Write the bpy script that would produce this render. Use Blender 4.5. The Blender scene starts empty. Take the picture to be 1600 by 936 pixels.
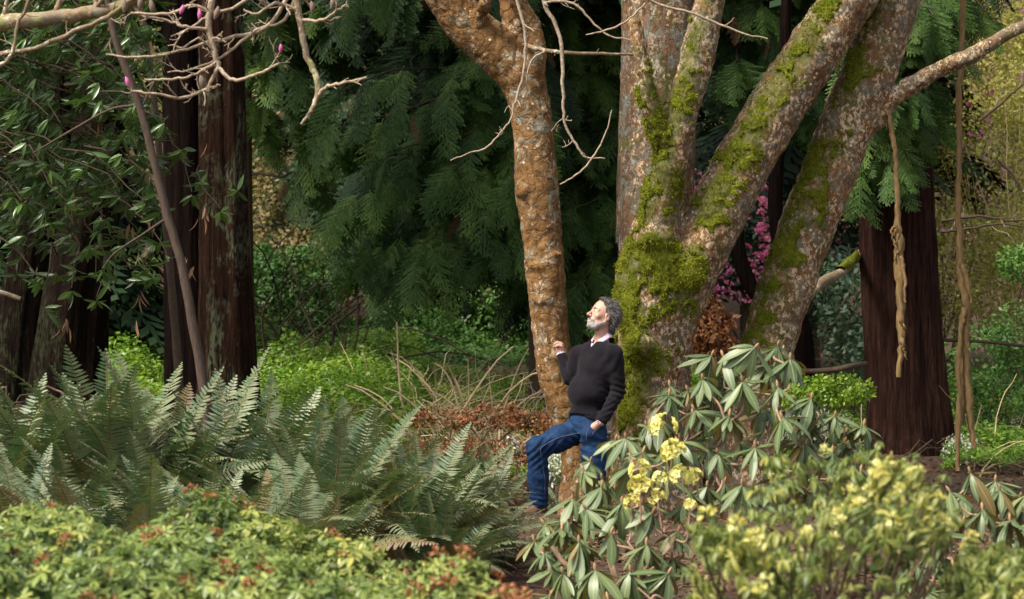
import bpy, math, random, time
import numpy as np
from mathutils import Vector, Matrix, Quaternion
T0 = time.time()
S = bpy.context.scene
R = random.Random(7)
N = np.random.RandomState(7)
rad = math.radians
# ------------------------------------------------------------------ camera, sky, sun, exposure
FPX, CX, CY, CZ = 3778.0, 800.0, 468.0, 1.55
cam_d = bpy.data.cameras.new('camera'); cam = bpy.data.objects.new('camera', cam_d)
S.collection.objects.link(cam); S.camera = cam
cam.location = (0, 0, CZ); cam.rotation_euler = (rad(90), 0, 0)
cam_d.lens = 85; cam_d.sensor_width = 36; cam_d.clip_start = 0.2; cam_d.clip_end = 1000
cam_d.dof.use_dof = True; cam_d.dof.focus_distance = 19.0; cam_d.dof.aperture_fstop = 4.0
SUN_EL, SUN_AZ = 52, -52          # azimuth: degrees from "away from the camera" ... see below
W = bpy.data.worlds.new('World'); S.world = W; W.use_nodes = True
wn = W.node_tree.nodes; bg = wn['Background']
sky = wn.new('ShaderNodeTexSky'); sky.sky_type = 'NISHITA'; sky.sun_disc = False
sdir = Vector((-0.62, -0.42, 0.0)).normalized()       # horizontal direction TOWARDS the sun: left, behind the camera
sky.sun_elevation = rad(SUN_EL); sky.sun_rotation = math.atan2(sdir.x, sdir.y)
sky.air_density = 1.0; sky.dust_density = 4.0; sky.ozone_density = 0.6
hs = wn.new('ShaderNodeHueSaturation'); hs.inputs['Saturation'].default_value = 0.30      # thin bright cloud
W.node_tree.links.new(sky.outputs[0], hs.inputs['Color']); W.node_tree.links.new(hs.outputs[0], bg.inputs[0]); bg.inputs[1].default_value = 0.105
sd = bpy.data.lights.new('sun', 'SUN'); sun = bpy.data.objects.new('sun', sd); S.collection.objects.link(sun)
sd.energy = 2.8; sd.angle = rad(18.0); sd.color = (1.0, 0.90, 0.75)
to_sun = Vector((sdir.x*math.cos(rad(SUN_EL)), sdir.y*math.cos(rad(SUN_EL)), math.sin(rad(SUN_EL))))
sun.rotation_euler = to_sun.to_track_quat('Z', 'Y').to_euler(); sun.location = (0, 0, 30)
S.view_settings.view_transform = 'Standard'; S.view_settings.look = 'None'
S.view_settings.exposure = 0.96; S.view_settings.gamma = 1.0; S.view_settings.use_curve_mapping = False
S.render.engine = 'CYCLES'
cy = S.cycles
cy.max_bounces = 6; cy.diffuse_bounces = 3; cy.glossy_bounces = 2; cy.transmission_bounces = 3
cy.transparent_max_bounces = 4; cy.use_denoising = True; cy.sample_clamp_indirect = 4
cy.caustics_reflective = False; cy.caustics_refractive = False
try: cy.denoiser = 'OPENIMAGEDENOISE'; cy.denoising_prefilter = 'ACCURATE'
except Exception: pass

# ------------------------------------------------------------------ helpers
def P(px, py, D):
    "the point D metres in front of the camera that photo pixel px,py looks at"
    return np.array([(px-CX)/FPX*D, D, CZ-(py-CY)/FPX*D])
def unit(v):
    v = np.asarray(v, float); return v/(np.linalg.norm(v, axis=-1, keepdims=True)+1e-12)
def link(o, parent=None):
    S.collection.objects.link(o)
    if parent is not None: o.parent = parent
    return o
def tag(o, label=None, cat=None, group=None, kind=None):
    if label: o['label'] = label
    if cat: o['category'] = cat
    if group: o['group'] = group
    if kind: o['kind'] = kind
    return o
def thing(name, label, cat, loc, group=None):
    o = bpy.data.objects.new(name, None); o.empty_display_size = .2
    link(o); o.location = tuple(loc); return tag(o, label, cat, group)
def mesh(name, V, F, mat, smooth=False, uv=None):
    "V (n,3); F a list of faces or an (m,k) array"
    V = np.asarray(V, np.float32); me = bpy.data.meshes.new(name)
    if isinstance(F, np.ndarray):
        m, k = F.shape
        me.vertices.add(len(V)); me.vertices.foreach_set('co', V.ravel())
        me.loops.add(m*k); me.loops.foreach_set('vertex_index', F.astype(np.int32).ravel())
        me.polygons.add(m); me.polygons.foreach_set('loop_start', np.arange(0, m*k, k, dtype=np.int32))
        me.polygons.foreach_set('loop_total', np.full(m, k, np.int32))
        me.update(calc_edges=True)
    else:
        me.from_pydata(V.tolist(), [], F)
    if smooth: me.polygons.foreach_set('use_smooth', np.ones(len(me.polygons), bool))
    if uv is not None:
        l = me.uv_layers.new(name='uv'); vi = np.zeros(len(me.loops), np.int32)
        me.loops.foreach_get('vertex_index', vi); l.data.foreach_set('uv', np.asarray(uv, np.float32)[vi].ravel())
    me.materials.append(mat); me.update(); return me
def part(name, V, F, mat, parent=None, smooth=False, uv=None, kind=None, label=None):
    "V is in world coordinates; stored relative to the parent thing's origin"
    off = np.array(parent.matrix_local.translation if parent.parent is None else (0, 0, 0)) if parent is not None else 0
    if parent is not None and parent.parent is not None: off = np.array(parent.parent.location)
    if parent is None and kind is None: pass
    o = bpy.data.objects.new(name, mesh(name, np.asarray(V)-off, F, mat, smooth, uv))
    link(o, parent)
    return tag(o, label, kind=kind)
def inst(name, me, parent, M):
    o = bpy.data.objects.new(name, me); link(o, parent); o.matrix_local = M; return o
def tlocal(parent):   # fix: Empty matrix_local is not updated before depsgraph; use location
    return np.array(parent.location)
def part(name, V, F, mat, parent=None, smooth=False, uv=None, kind=None, label=None):
    off = np.zeros(3)
    if parent is not None:
        off = np.array(parent.location) + (np.array(parent.parent.location) if parent.parent else 0)
    o = bpy.data.objects.new(name, mesh(name, np.asarray(V)-off, F, mat, smooth, uv))
    link(o, parent); return tag(o, label, kind=kind)

class Batch:
    "collects geometry; all faces quads (triangles repeat a vertex are avoided by using quads only)"
    def __init__(s): s.V=[]; s.F=[]; s.U=[]; s.n=0
    def add(s, V, F, U=None):
        V = np.asarray(V, float); s.V.append(V); s.F.append(np.asarray(F)+s.n); s.n += len(V)
        s.U.append(np.zeros((len(V),2)) if U is None else np.asarray(U, float))
    def many(s, proto, M):
        "proto = (V,F,U); M (n,4,4) transforms"
        V, F, U = proto; n = len(M)
        if n == 0: return
        Vn = np.einsum('nij,vj->nvi', M[:,:3,:3], V) + M[:,None,:3,3]
        s.V.append(Vn.reshape(-1,3)); s.F.append((F[None]+ (np.arange(n)*len(V))[:,None,None]+s.n).reshape(-1,F.shape[1]))
        s.U.append(np.tile(U,(n,1))); s.n += n*len(V)
    def get(s): return np.concatenate(s.V), np.concatenate(s.F), np.concatenate(s.U)
    def build(s, name, mat, parent=None, smooth=False, **k):
        if not s.V: return None
        V,F,U = s.get(); return part(name, V, F, mat, parent, smooth, uv=U, **k)
def tube(B, pts, rr, n=7, cap=True, disp=None):
    pts = np.asarray(pts, float); m = len(pts); rr = np.broadcast_to(np.asarray(rr, float), (m,)).copy()
    t = unit(np.gradient(pts, axis=0)); up = np.array([0,0,1.]) if abs(t[0][2]) < .9 else np.array([0,1.,0])
    u = unit(np.cross(up, t[0])); U_=[u]
    for i in range(1,m):
        u = U_[-1]-t[i]*np.dot(U_[-1],t[i]); U_.append(unit(u))
    U_ = np.array(U_); W_ = np.cross(t, U_)
    a = np.arange(n)/n*2*math.pi
    ring = U_[:,None]*np.cos(a)[None,:,None]+W_[:,None]*np.sin(a)[None,:,None]
    r = rr[:,None]*np.ones(n)[None]
    if disp is not None: r = r*disp(np.linspace(0,1,m)[:,None], a[None,:])
    V = (pts[:,None]+ring*r[:,:,None]).reshape(-1,3)
    i = np.arange(m-1)[:,None]*n; j = np.arange(n)[None]; j2=(j+1)%n
    F = np.stack([i+j, i+j2, i+n+j2, i+n+j], -1).reshape(-1,4)
    U = np.stack([np.tile(a/(2*math.pi),m), np.repeat(np.linspace(0,1,m),n)],-1)
    B.add(V,F,U)
def smoothpath(pts, k=6):
    "Catmull-Rom through rows of pts (any columns)"
    p = np.asarray(pts, float); p = np.vstack([2*p[0]-p[1], p, 2*p[-1]-p[-2]]); out=[]
    for i in range(1,len(p)-2):
        for s in np.arange(k)/k:
            out.append(.5*((2*p[i])+(-p[i-1]+p[i+1])*s+(2*p[i-1]-5*p[i]+4*p[i+1]-p[i+2])*s*s+(-p[i-1]+3*p[i]-3*p[i+1]+p[i+2])*s**3))
    out.append(p[-2]); return np.array(out)
def wobble(pts, amp, seed=0):
    r = np.random.RandomState(seed); q = np.array(pts, float); w = r.randn(*q[:, :3].shape)*amp; w[0]=0
    q[:, :3] += w; return q
# value noise
_perm = np.random.RandomState(3).rand(64,64,64).astype(np.float32)
def vnoise(p, f=1.0):
    p = np.asarray(p)*f; i = np.floor(p).astype(int); t = p-i; t = t*t*(3-2*t); i &= 63; j=(i+1)&63
    x,y,z = i[...,0],i[...,1],i[...,2]; X,Y,Z = j[...,0],j[...,1],j[...,2]; a,b,c=t[...,0],t[...,1],t[...,2]
    g=_perm
    return (((g[x,y,z]*(1-a)+g[X,y,z]*a)*(1-b)+(g[x,Y,z]*(1-a)+g[X,Y,z]*a)*b)*(1-c)+
            ((g[x,y,Z]*(1-a)+g[X,y,Z]*a)*(1-b)+(g[x,Y,Z]*(1-a)+g[X,Y,Z]*a)*b)*c)*2-1
def fbm(p, f=1.0, o=3):
    s=0; a=1
    for k in range(o): s = s+a*vnoise(np.asarray(p)+k*7.3, f*2**k); a*=.5
    return s
# rotation matrices for scattering:  x axis = direction, z axis ~ normal
def frames(pos, X, Z, scale, roll=None):
    X = unit(X); Z = np.asarray(Z,float); Z = unit(Z - X*np.sum(X*Z,-1,keepdims=True)); Y = np.cross(Z,X)
    n = len(pos); M = np.zeros((n,4,4)); sc = np.broadcast_to(np.asarray(scale,float).reshape(-1,1) if np.ndim(scale) else scale,(n,1))
    M[:,:3,0]=X*sc; M[:,:3,1]=Y*sc; M[:,:3,2]=Z*sc; M[:,:3,3]=pos; M[:,3,3]=1
    return M
def rdir(n, rs=N):
    return unit(rs.randn(n,3))
def mloc(M, parent):
    m = Matrix(M.tolist()); m.translation = m.translation-Vector(parent.location); return m

# ------------------------------------------------------------------ SDF modelling (surface nets in blocks)
def smin(a,b,k):
    h = np.clip(.5+.5*(b-a)/k,0,1); return b*(1-h)+a*h-k*h*(1-h)
def smax(a,b,k): return -smin(-a,-b,k)
def cone_chain(p, pts, rr, k=0.0, sy=None):
    pts=np.asarray(pts,np.float32); rr=np.asarray(rr,np.float32); p=np.asarray(p,np.float32); d=None
    A=pts[:-1]; AB=pts[1:]-A; L2=(AB*AB).sum(1)+1e-12
    c=(p.min(0)+p.max(0))/2; R_=float(np.sqrt(((p.max(0)-c)**2).sum()))
    t=np.clip(((c-A)*AB).sum(1)/L2,0,1); dc=np.sqrt(((c-A-t[:,None]*AB)**2).sum(1))-(rr[:-1]+(rr[1:]-rr[:-1])*t)
    use=np.nonzero(dc-R_<=dc.min()+R_+max(k,.02))[0]
    for i in use:
        ab=AB[i]; t=np.clip(((p-A[i])@ab)/L2[i],0,1); q=p-A[i]-t[:,None]*ab
        e=np.sqrt(np.einsum('ij,ij->i',q,q))-(rr[i]+(rr[i+1]-rr[i])*t)
        d = e if d is None else (smin(d,e,k) if k else np.minimum(d,e))
    return d
def ellipsoid(p, c, r, Rm=None):
    q=p-np.asarray(c)
    if Rm is not None: q=q@Rm
    r=np.asarray(r,float); k0=np.sqrt(((q/r)**2).sum(1)); k1=np.sqrt(((q/(r*r))**2).sum(1))+1e-9
    return k0*(k0-1)/k1
def nets(f, lo, hi, h, B=10, slack=1.15):
    a_=np.asarray(lo,float); b_=np.asarray(hi,float); lo=np.minimum(a_,b_); hi=np.maximum(a_,b_); nb=np.ceil((hi-lo)/(h*B)).astype(int)
    g=np.stack(np.meshgrid(*[np.arange(n) for n in nb],indexing='ij'),-1).reshape(-1,3)
    d=f(lo+(g+.5)*B*h); g=g[np.abs(d)<B*h*.87*slack+h]
    sk=((g[:,0]//2)*4096+g[:,1]//2)*4096+g[:,2]//2; o=np.argsort(sk,kind='stable'); g=g[o]; cuts=np.nonzero(np.diff(sk[o]))[0]+1
    loc=np.stack(np.meshgrid(*[np.arange(B+1)]*3,indexing='ij'),-1).reshape(-1,3)
    dim=(nb*B+2).astype(np.int64)
    def gid(c): return (c[...,0]*dim[1]+c[...,1])*dim[2]+c[...,2]
    VI=[];VP=[];Q=[]
    ed=[((0,0,0),(1,0,0)),((0,1,0),(1,1,0)),((0,0,1),(1,0,1)),((0,1,1),(1,1,1)),
        ((0,0,0),(0,1,0)),((1,0,0),(1,1,0)),((0,0,1),(0,1,1)),((1,0,1),(1,1,1)),
        ((0,0,0),(0,0,1)),((1,0,0),(1,0,1)),((0,1,0),(0,1,1)),((1,1,0),(1,1,1))]
    for gb in np.split(g,cuts):
        pts=gb[:,None]*B+loc[None]
        v=f(lo+pts.reshape(-1,3)*h).reshape(len(gb),B+1,B+1,B+1)
        acc=np.zeros((len(gb),B,B,B,3)); cnt=np.zeros((len(gb),B,B,B))
        for a,b in ed:
            va=v[:,a[0]:a[0]+B,a[1]:a[1]+B,a[2]:a[2]+B]; vb=v[:,b[0]:b[0]+B,b[1]:b[1]+B,b[2]:b[2]+B]
            m=(va<0)!=(vb<0); t=np.where(m,va/(va-vb+1e-20),0)
            A=np.array(a,float); D=np.array(b)-A
            acc+=np.where(m[...,None],A+t[...,None]*D,0); cnt+=m
        bi,i,j,k=np.nonzero(cnt>0)
        c=gb[bi]*B+np.stack([i,j,k],-1)
        VI.append(gid(c)); VP.append(lo+(c+acc[bi,i,j,k]/cnt[bi,i,j,k][:,None])*h)
        for ax in range(3):
            e=[0,0,0]; e[ax]=1
            va=v[:,:B,:B,:B]; vb=v[:,e[0]:e[0]+B,e[1]:e[1]+B,e[2]:e[2]+B]
            bi,i,j,k=np.nonzero((va<0)!=(vb<0)); c=gb[bi]*B+np.stack([i,j,k],-1)
            neg=va[bi,i,j,k]<0
            o1=[0,0,0];o2=[0,0,0]; o1[(ax+1)%3]=1; o2[(ax+2)%3]=1; o1=np.array(o1);o2=np.array(o2)
            q=np.stack([gid(c-o1-o2),gid(c-o2),gid(c),gid(c-o1)],-1)
            ok=((c-o1-o2)>=0).all(1)
            q=np.where(neg[:,None],q,q[:,::-1]); Q.append(q[ok])
    VI=np.concatenate(VI); VP=np.concatenate(VP); Q=np.concatenate(Q)
    o=np.argsort(VI); VI=VI[o]; VP=VP[o]
    ix=np.searchsorted(VI,Q); ix=np.minimum(ix,len(VI)-1); ok=(VI[ix]==Q).all(1)
    return VP, ix[ok].astype(np.int32)
def grad(f,V,e=.004):
    g=np.stack([f(V+np.eye(3)[i]*e)-f(V-np.eye(3)[i]*e) for i in range(3)],-1); return unit(g)
def vnormals(V,F):
    fn=np.cross(V[F[:,2]]-V[F[:,0]],V[F[:,3]]-V[F[:,1]]); n=np.zeros_like(V)
    for k in range(4): np.add.at(n,F[:,k],fn)
    return unit(n)

# ------------------------------------------------------------------ materials
def newmat(name):
    m=bpy.data.materials.new(name); m.use_nodes=True; nt=m.node_tree; nt.nodes.clear()
    out=nt.nodes.new('ShaderNodeOutputMaterial'); b=nt.nodes.new('ShaderNodeBsdfPrincipled')
    nt.links.new(b.outputs[0],out.inputs[0]); return m,nt,b,out
def nd(nt,t,**k):
    n=nt.nodes.new(t)
    for a,b in k.items(): setattr(n,a,b)
    return n
def ramp(nt,fac,stops,interp='LINEAR'):
    r=nd(nt,'ShaderNodeValToRGB'); e=r.color_ramp; e.interpolation=interp
    while len(e.elements)<len(stops): e.elements.new(.5)
    for el,(p,c) in zip(e.elements,stops): el.position=p; el.color=(*c,1) if len(c)==3 else c
    if fac is not None: nt.links.new(fac,r.inputs[0])
    return r.outputs[0]
def g1(v): return (v,v,v)
def noise(nt,vec,scale,detail=3,rough=.55,dist=0.0,w=None):
    n=nd(nt,'ShaderNodeTexNoise'); n.inputs['Scale'].default_value=scale; n.inputs['Detail'].default_value=detail
    n.inputs['Roughness'].default_value=rough; n.inputs['Distortion'].default_value=dist
    if vec is not None: nt.links.new(vec,n.inputs['Vector'])
    return n.outputs[0]
def mapping(nt,vec,scale=(1,1,1),loc=(0,0,0)):
    m=nd(nt,'ShaderNodeMapping'); m.inputs['Scale'].default_value=scale; m.inputs['Location'].default_value=loc
    nt.links.new(vec,m.inputs[0]); return m.outputs[0]
def mix(nt,f,a,b,mode='MIX'):
    m=nd(nt,'ShaderNodeMix'); m.data_type='RGBA'; m.blend_type=mode
    if isinstance(f,(int,float)): m.inputs[0].default_value=f
    else: nt.links.new(f,m.inputs[0])
    for i,c in ((6,a),(7,b)):
        if isinstance(c,(tuple,list)): m.inputs[i].default_value=(*c[:3],1)
        else: nt.links.new(c,m.inputs[i])
    return m.outputs[2]
def math_(nt,op,a,b=None,c=None,clamp=False):
    m=nd(nt,'ShaderNodeMath'); m.operation=op; m.use_clamp=clamp
    for i,x in enumerate((a,b,c)):
        if x is None: continue
        if isinstance(x,(int,float)): m.inputs[i].default_value=x
        else: nt.links.new(x,m.inputs[i])
    return m.outputs[0]
def bump(nt,b,h,strength,dist):
    n=nd(nt,'ShaderNodeBump'); n.inputs['Strength'].default_value=strength; n.inputs['Distance'].default_value=dist
    nt.links.new(h,n.inputs['Height']); nt.links.new(n.outputs[0],b.inputs['Normal']); return n
def setc(b,nt,c):
    if isinstance(c,(tuple,list)): b.inputs['Base Color'].default_value=(*c[:3],1)
    else: nt.links.new(c,b.inputs['Base Color'])
def leafmat(name,stops,back=None,rough=.45,trans=.2,mid=None,tip=None,spec=.5,big=None):
    m,nt,b,out=newmat(name); g=nd(nt,'ShaderNodeNewGeometry'); oi=nd(nt,'ShaderNodeObjectInfo')
    v=math_(nt,'MULTIPLY_ADD',g.outputs['Random Per Island'],.55,math_(nt,'MULTIPLY',oi.outputs['Random'],.45))
    if big:   # patches of tint across the mass
        v=math_(nt,'MULTIPLY_ADD',noise(nt,g.outputs['Position'],big,2),1.0,math_(nt,'ADD',math_(nt,'MULTIPLY',v,.7),-.35))
    c=ramp(nt,v,stops)
    if mid or tip:
        uv=nd(nt,'ShaderNodeUVMap'); sx=nd(nt,'ShaderNodeSeparateXYZ'); nt.links.new(uv.outputs[0],sx.inputs[0])
    if mid:
        f=ramp(nt,sx.outputs[0],[(0,g1(1)),(.14,g1(.0))]); c=mix(nt,f,c,mid)
    if tip:
        f=ramp(nt,sx.outputs[1],[(.75,g1(0)),(1,g1(.8))]); c=mix(nt,f,c,tip)
    if back: c=mix(nt,g.outputs['Backfacing'],c,back)
    setc(b,nt,c); b.inputs['Roughness'].default_value=rough; b.inputs['Specular IOR Level'].default_value=spec
    if trans>0:
        t=nd(nt,'ShaderNodeBsdfTranslucent'); nt.links.new(mix(nt,1.0,c,(1.0,1.25,.5),'MULTIPLY'),t.inputs[0]); x=nd(nt,'ShaderNodeMixShader'); x.inputs[0].default_value=trans
        nt.links.new(b.outputs[0],x.inputs[1]); nt.links.new(t.outputs[0],x.inputs[2]); nt.links.new(x.outputs[0],out.inputs[0])
    return m
def plain(name,c1,c2=None,scale=20,rough=.7,bs=.3,bd=.005,stretch=(1,1,1),spec=.3):
    m,nt,b,out=newmat(name); tc=nd(nt,'ShaderNodeTexCoord'); v=mapping(nt,tc.outputs['Object'],stretch)
    n=noise(nt,v,scale,4); setc(b,nt,ramp(nt,n,[(.3,c1),(.7,c2 or c1)])); b.inputs['Roughness'].default_value=rough
    b.inputs['Specular IOR Level'].default_value=spec
    if bs: bump(nt,b,n,bs,bd)
    return m
def barkmat(name, base, dark, pale, grey, palef=.5, greyf=.5, green=None, greenf=.5, crack='block', axis=(1,1,1), bumpd=.02):
    m,nt,b,out=newmat(name); g=nd(nt,'ShaderNodeNewGeometry'); pos=g.outputs['Position']
    n1=noise(nt,pos,3.0,4,.6,.6); n2=noise(nt,pos,22,5,.65); n3=noise(nt,mapping(nt,pos,(1,1,.35)),38,4,.7)
    c=ramp(nt,n2,[(.3,dark),(.5,base),(.75,tuple(min(1,x*1.45) for x in base))])
    c=mix(nt,ramp(nt,n1,[(.38,g1(0)),(.62,g1(.75))]),c,tuple(x*.45 for x in base))
    # cracks
    vt=nd(nt,'ShaderNodeTexVoronoi'); vt.feature='DISTANCE_TO_EDGE'; vt.inputs['Scale'].default_value=12 if crack=='block' else 9
    dist=nd(nt,'ShaderNodeVectorMath'); dist.operation='MULTIPLY_ADD'
    nn=nd(nt,'ShaderNodeTexNoise'); nn.inputs['Scale'].default_value=7; nn.inputs['Detail'].default_value=4; nt.links.new(pos,nn.inputs[0])
    nt.links.new(nn.outputs[1],dist.inputs[0]); dist.inputs[1].default_value=(.22,.22,.22); nt.links.new(pos,dist.inputs[2])
    nt.links.new(mapping(nt,dist.outputs[0],axis),vt.inputs['Vector'])
    cr=ramp(nt,vt.outputs[0],[(0,g1(0)),(.06,g1(1))])
    if crack!='none': c=mix(nt,ramp(nt,cr,[(0,g1(.35 if crack=='soft' else .75)),(1,g1(0))]),c,tuple(x*.35 for x in dark))
    # lichens: grey plates, then pale spots
    lg=noise(nt,pos,5.5,6,.7,1.0); fg=ramp(nt,lg,[(.62-.3*greyf,g1(0)),(.70-.3*greyf,g1(.85))])
    c=mix(nt,fg,c,mix(nt,ramp(nt,n2,[(.35,g1(0)),(.65,g1(1))]),grey,tuple(x*.45 for x in grey)))
    if green:
        gn=noise(nt,mapping(nt,pos,(1,1,.6),(5,3,1)),3.2,6,.7,.8); fn=ramp(nt,gn,[(.62-.25*greenf,g1(0)),(.72-.25*greenf,g1(.9))]); c=mix(nt,fn,c,mix(nt,n2,green,tuple(x*.4 for x in green)))
    at=nd(nt,'ShaderNodeAttribute'); at.attribute_name='stain'; sn=math_(nt,'ADD',at.outputs['Fac'],math_(nt,'MULTIPLY_ADD',noise(nt,pos,13,6,.75),1.5,-.80)); st=ramp(nt,sn,[(.30,g1(0)),(.62,g1(.92))])
    ps=noise(nt,mapping(nt,pos,(1,1,.7)),30,7,.78); pm=noise(nt,pos,5,4,.7)
    f=math_(nt,'MULTIPLY',ramp(nt,ps,[(.51,g1(0)),(.55,g1(1))]),ramp(nt,pm,[(.62-.25*palef,g1(0)),(.78-.25*palef,g1(1))]))
    c=mix(nt,math_(nt,'MULTIPLY',f,.9),c,pale)
    v2=nd(nt,'ShaderNodeTexVoronoi'); v2.inputs['Scale'].default_value=17; nt.links.new(pos,v2.inputs['Vector'])
    sp=math_(nt,'LESS_THAN',math_(nt,'ADD',v2.outputs[0],math_(nt,'MULTIPLY',n2,.25)),.30)
    sp=math_(nt,'MULTIPLY',sp,ramp(nt,noise(nt,pos,2.7,2),[(.5,g1(0)),(.58,g1(.8))])); c=mix(nt,sp,c,tuple(min(1,x*1.15) for x in pale))
    c=mix(nt,math_(nt,'MULTIPLY',st,at.outputs['Fac']),c,mix(nt,n3,(.05,.06,.012),(.15,.16,.025)))
    setc(b,nt,c); b.inputs['Roughness'].default_value=.8; b.inputs['Specular IOR Level'].default_value=.25
    h=math_(nt,'ADD',math_(nt,'MULTIPLY',n2,.6),math_(nt,'ADD',math_(nt,'MULTIPLY',n3,.4),math_(nt,'MULTIPLY',cr,{'none':0,'soft':.25}.get(crack,.5))))
    bump(nt,b,h,.9,bumpd); return m
def fibrebark(name,base,dark,hi,green=None):
    m,nt,b,out=newmat(name); g=nd(nt,'ShaderNodeNewGeometry'); pos=g.outputs['Position']
    v=mapping(nt,pos,(26,26,1.6)); n=noise(nt,v,1.0,5,.65,.5); n2=noise(nt,mapping(nt,pos,(60,60,9)),1,3)
    c=ramp(nt,n,[(.3,dark),(.5,base),(.75,hi)]); c=mix(nt,ramp(nt,n2,[(.3,g1(.55)),(.55,g1(0))]),c,tuple(x*.5 for x in dark))
    if green:
        gn=noise(nt,mapping(nt,pos,(1.6,1.6,.7)),1.6,6,.75,.7); blk=noise(nt,mapping(nt,pos,(1,1,.3)),45,3)
        f=math_(nt,'MULTIPLY',ramp(nt,gn,[(.50,g1(0)),(.60,g1(1))]),ramp(nt,blk,[(.42,g1(0)),(.55,g1(.9))])); c=mix(nt,f,c,green)
    setc(b,nt,c); b.inputs['Roughness'].default_value=1.0; b.inputs['Specular IOR Level'].default_value=.04
    bump(nt,b,math_(nt,'ADD',n,math_(nt,'MULTIPLY',n2,.4)),1.0,.03); return m
def mossmat(name,a,b_,c_):
    m,nt,b,out=newmat(name); g=nd(nt,'ShaderNodeNewGeometry'); pos=g.outputs['Position']
    n=noise(nt,pos,9,5,.7); n2=noise(nt,pos,60,3,.7); c=ramp(nt,math_(nt,'MULTIPLY_ADD',n2,.5,math_(nt,'MULTIPLY',n,.5)),[(.35,a),(.5,b_),(.65,c_)])
    setc(b,nt,c); b.inputs['Roughness'].default_value=.95; b.inputs['Specular IOR Level'].default_value=.1
    bump(nt,b,n2,1.0,.02); return m
M={}
M['cinnamon']=barkmat('cinnamon_bark',(.245,.128,.044),(.09,.045,.020),(.62,.50,.36),(.36,.36,.28),palef=.50,greyf=.25,crack='soft',axis=(.7,.7,1.1),bumpd=.02)
M['lichen']=barkmat('lichened_bark',(.225,.115,.047),(.070,.037,.019),(.66,.50,.33),(.20,.185,.14),palef=1.0,greyf=.50,green=(.12,.13,.03),greenf=.38,crack='none',bumpd=.02)
M['rearbark']=barkmat('red_bark',(.19,.11,.06),(.10,.05,.03),(.5,.42,.34),(.25,.26,.22),palef=.6,greyf=.4,green=(.13,.15,.03),greenf=.35,crack='soft',axis=(1.2,1.2,.35),bumpd=.02)
M['twigbark']=barkmat('twig_bark',(.27,.19,.115),(.12,.08,.05),(.62,.56,.42),(.36,.34,.26),palef=.6,greyf=.3,green=(.35,.36,.12),greenf=.25,crack='none',bumpd=.006)
M['paletwig']=plain('pale_twig_bark',(.50,.40,.30),(.22,.16,.10),60,.7,.3,.003)
M['slimbark']=plain('slim_stem_bark',(.055,.035,.027),(.10,.07,.052),24,.85,.5,.004,stretch=(2,2,.5))
M['darktwig']=plain('dark_twig_bark',(.055,.035,.025),(.10,.07,.045),40,.8,.3,.003)
M['mossytwig']=plain('mossy_limb_bark',(.06,.045,.03),(.14,.17,.03),9,.9,.6,.01)
M['redwood']=fibrebark('fibrous_red_bark',(.036,.017,.013),(.011,.006,.005),(.080,.042,.029))  # bark base darkened: canopy shade put into the colour
M['blackbark']=fibrebark('shade_darkened_bark',(.010,.006,.005),(.004,.003,.003),(.022,.012,.009))  # near-black tone carries shade painted into the bark
M['farleft']=fibrebark('shade_darkened_mossy_bark',(.013,.008,.006),(.005,.0035,.003),(.028,.018,.012),green=(.035,.042,.022))  # base darkened further to stand for shade; green lichen is real
M['redwood2']=fibrebark('fibrous_bark_with_lichen',(.026,.0135,.009),(.007,.004,.003),(.058,.030,.019),green=(.10,.115,.07))  # brown base also darkened in place of canopy shade
M['moss']=mossmat('moss',(.045,.055,.008),(.12,.14,.012),(.25,.25,.025))
M['mossblade']=leafmat('moss_blade',[(0,(.06,.07,.01)),(.5,(.18,.20,.015)),(1,(.36,.36,.04))],rough=.8,trans=.2,spec=.1,big=5)
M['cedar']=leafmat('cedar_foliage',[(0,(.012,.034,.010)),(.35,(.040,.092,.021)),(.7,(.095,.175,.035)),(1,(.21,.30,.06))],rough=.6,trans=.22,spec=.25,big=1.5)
M['cedarshade']=leafmat('cedar_foliage_shade',[(0,(.007,.019,.008)),(1,(.024,.056,.020))],rough=.6,trans=.1,spec=.2)  # darker copy of the cedar green, inner shade put into its colour
M['lance']=leafmat('lance_leaf',[(0,(.03,.07,.022)),(.45,(.07,.15,.035)),(.8,(.14,.24,.06)),(1,(.27,.33,.08))],back=(.13,.18,.09),rough=.3,trans=.2,mid=(.15,.2,.07),spec=.6)
M['deadleaf']=leafmat('dead_leaf',[(0,(.10,.05,.03)),(.5,(.22,.12,.07)),(1,(.36,.23,.15))],rough=.7,trans=.15,spec=.2)
M['fern']=leafmat('fern_frond',[(0,(.045,.088,.035)),(.4,(.085,.145,.066)),(.8,(.155,.21,.115)),(1,(.26,.23,.085))],back=(.20,.235,.13),rough=.42,trans=.14,spec=.45)
M['fernold']=leafmat('fern_old',[(0,(.13,.12,.045)),(1,(.26,.19,.08))],back=(.26,.20,.13),rough=.5,trans=.15,spec=.4)
M['ferndead']=leafmat('fern_dead',[(0,(.10,.055,.03)),(1,(.24,.14,.08))],back=(.2,.13,.08),rough=.7,trans=.1,spec=.2)
M['rachis']=plain('fern_rachis',(.14,.12,.05),(.18,.11,.05),30,.6,0)
M['rhodo']=leafmat('rhododendron_leaf',[(0,(.05,.085,.035)),(.35,(.085,.135,.055)),(.7,(.15,.205,.085)),(.92,(.25,.29,.13)),(1,(.36,.35,.11))],back=(.24,.19,.08),rough=.42,trans=.15,mid=(.36,.38,.18),spec=.55)
M['rhododull']=leafmat('rhododendron_old_leaf',[(0,(.09,.07,.025)),(1,(.24,.17,.05))],back=(.3,.16,.06),rough=.5,trans=.2,mid=(.35,.25,.1))
M['petiole']=plain('petiole',(.42,.20,.13),(.50,.34,.20),50,.6,0)
M['budm']=plain('bud',(.40,.30,.16),(.45,.22,.12),50,.6,0)
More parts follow.
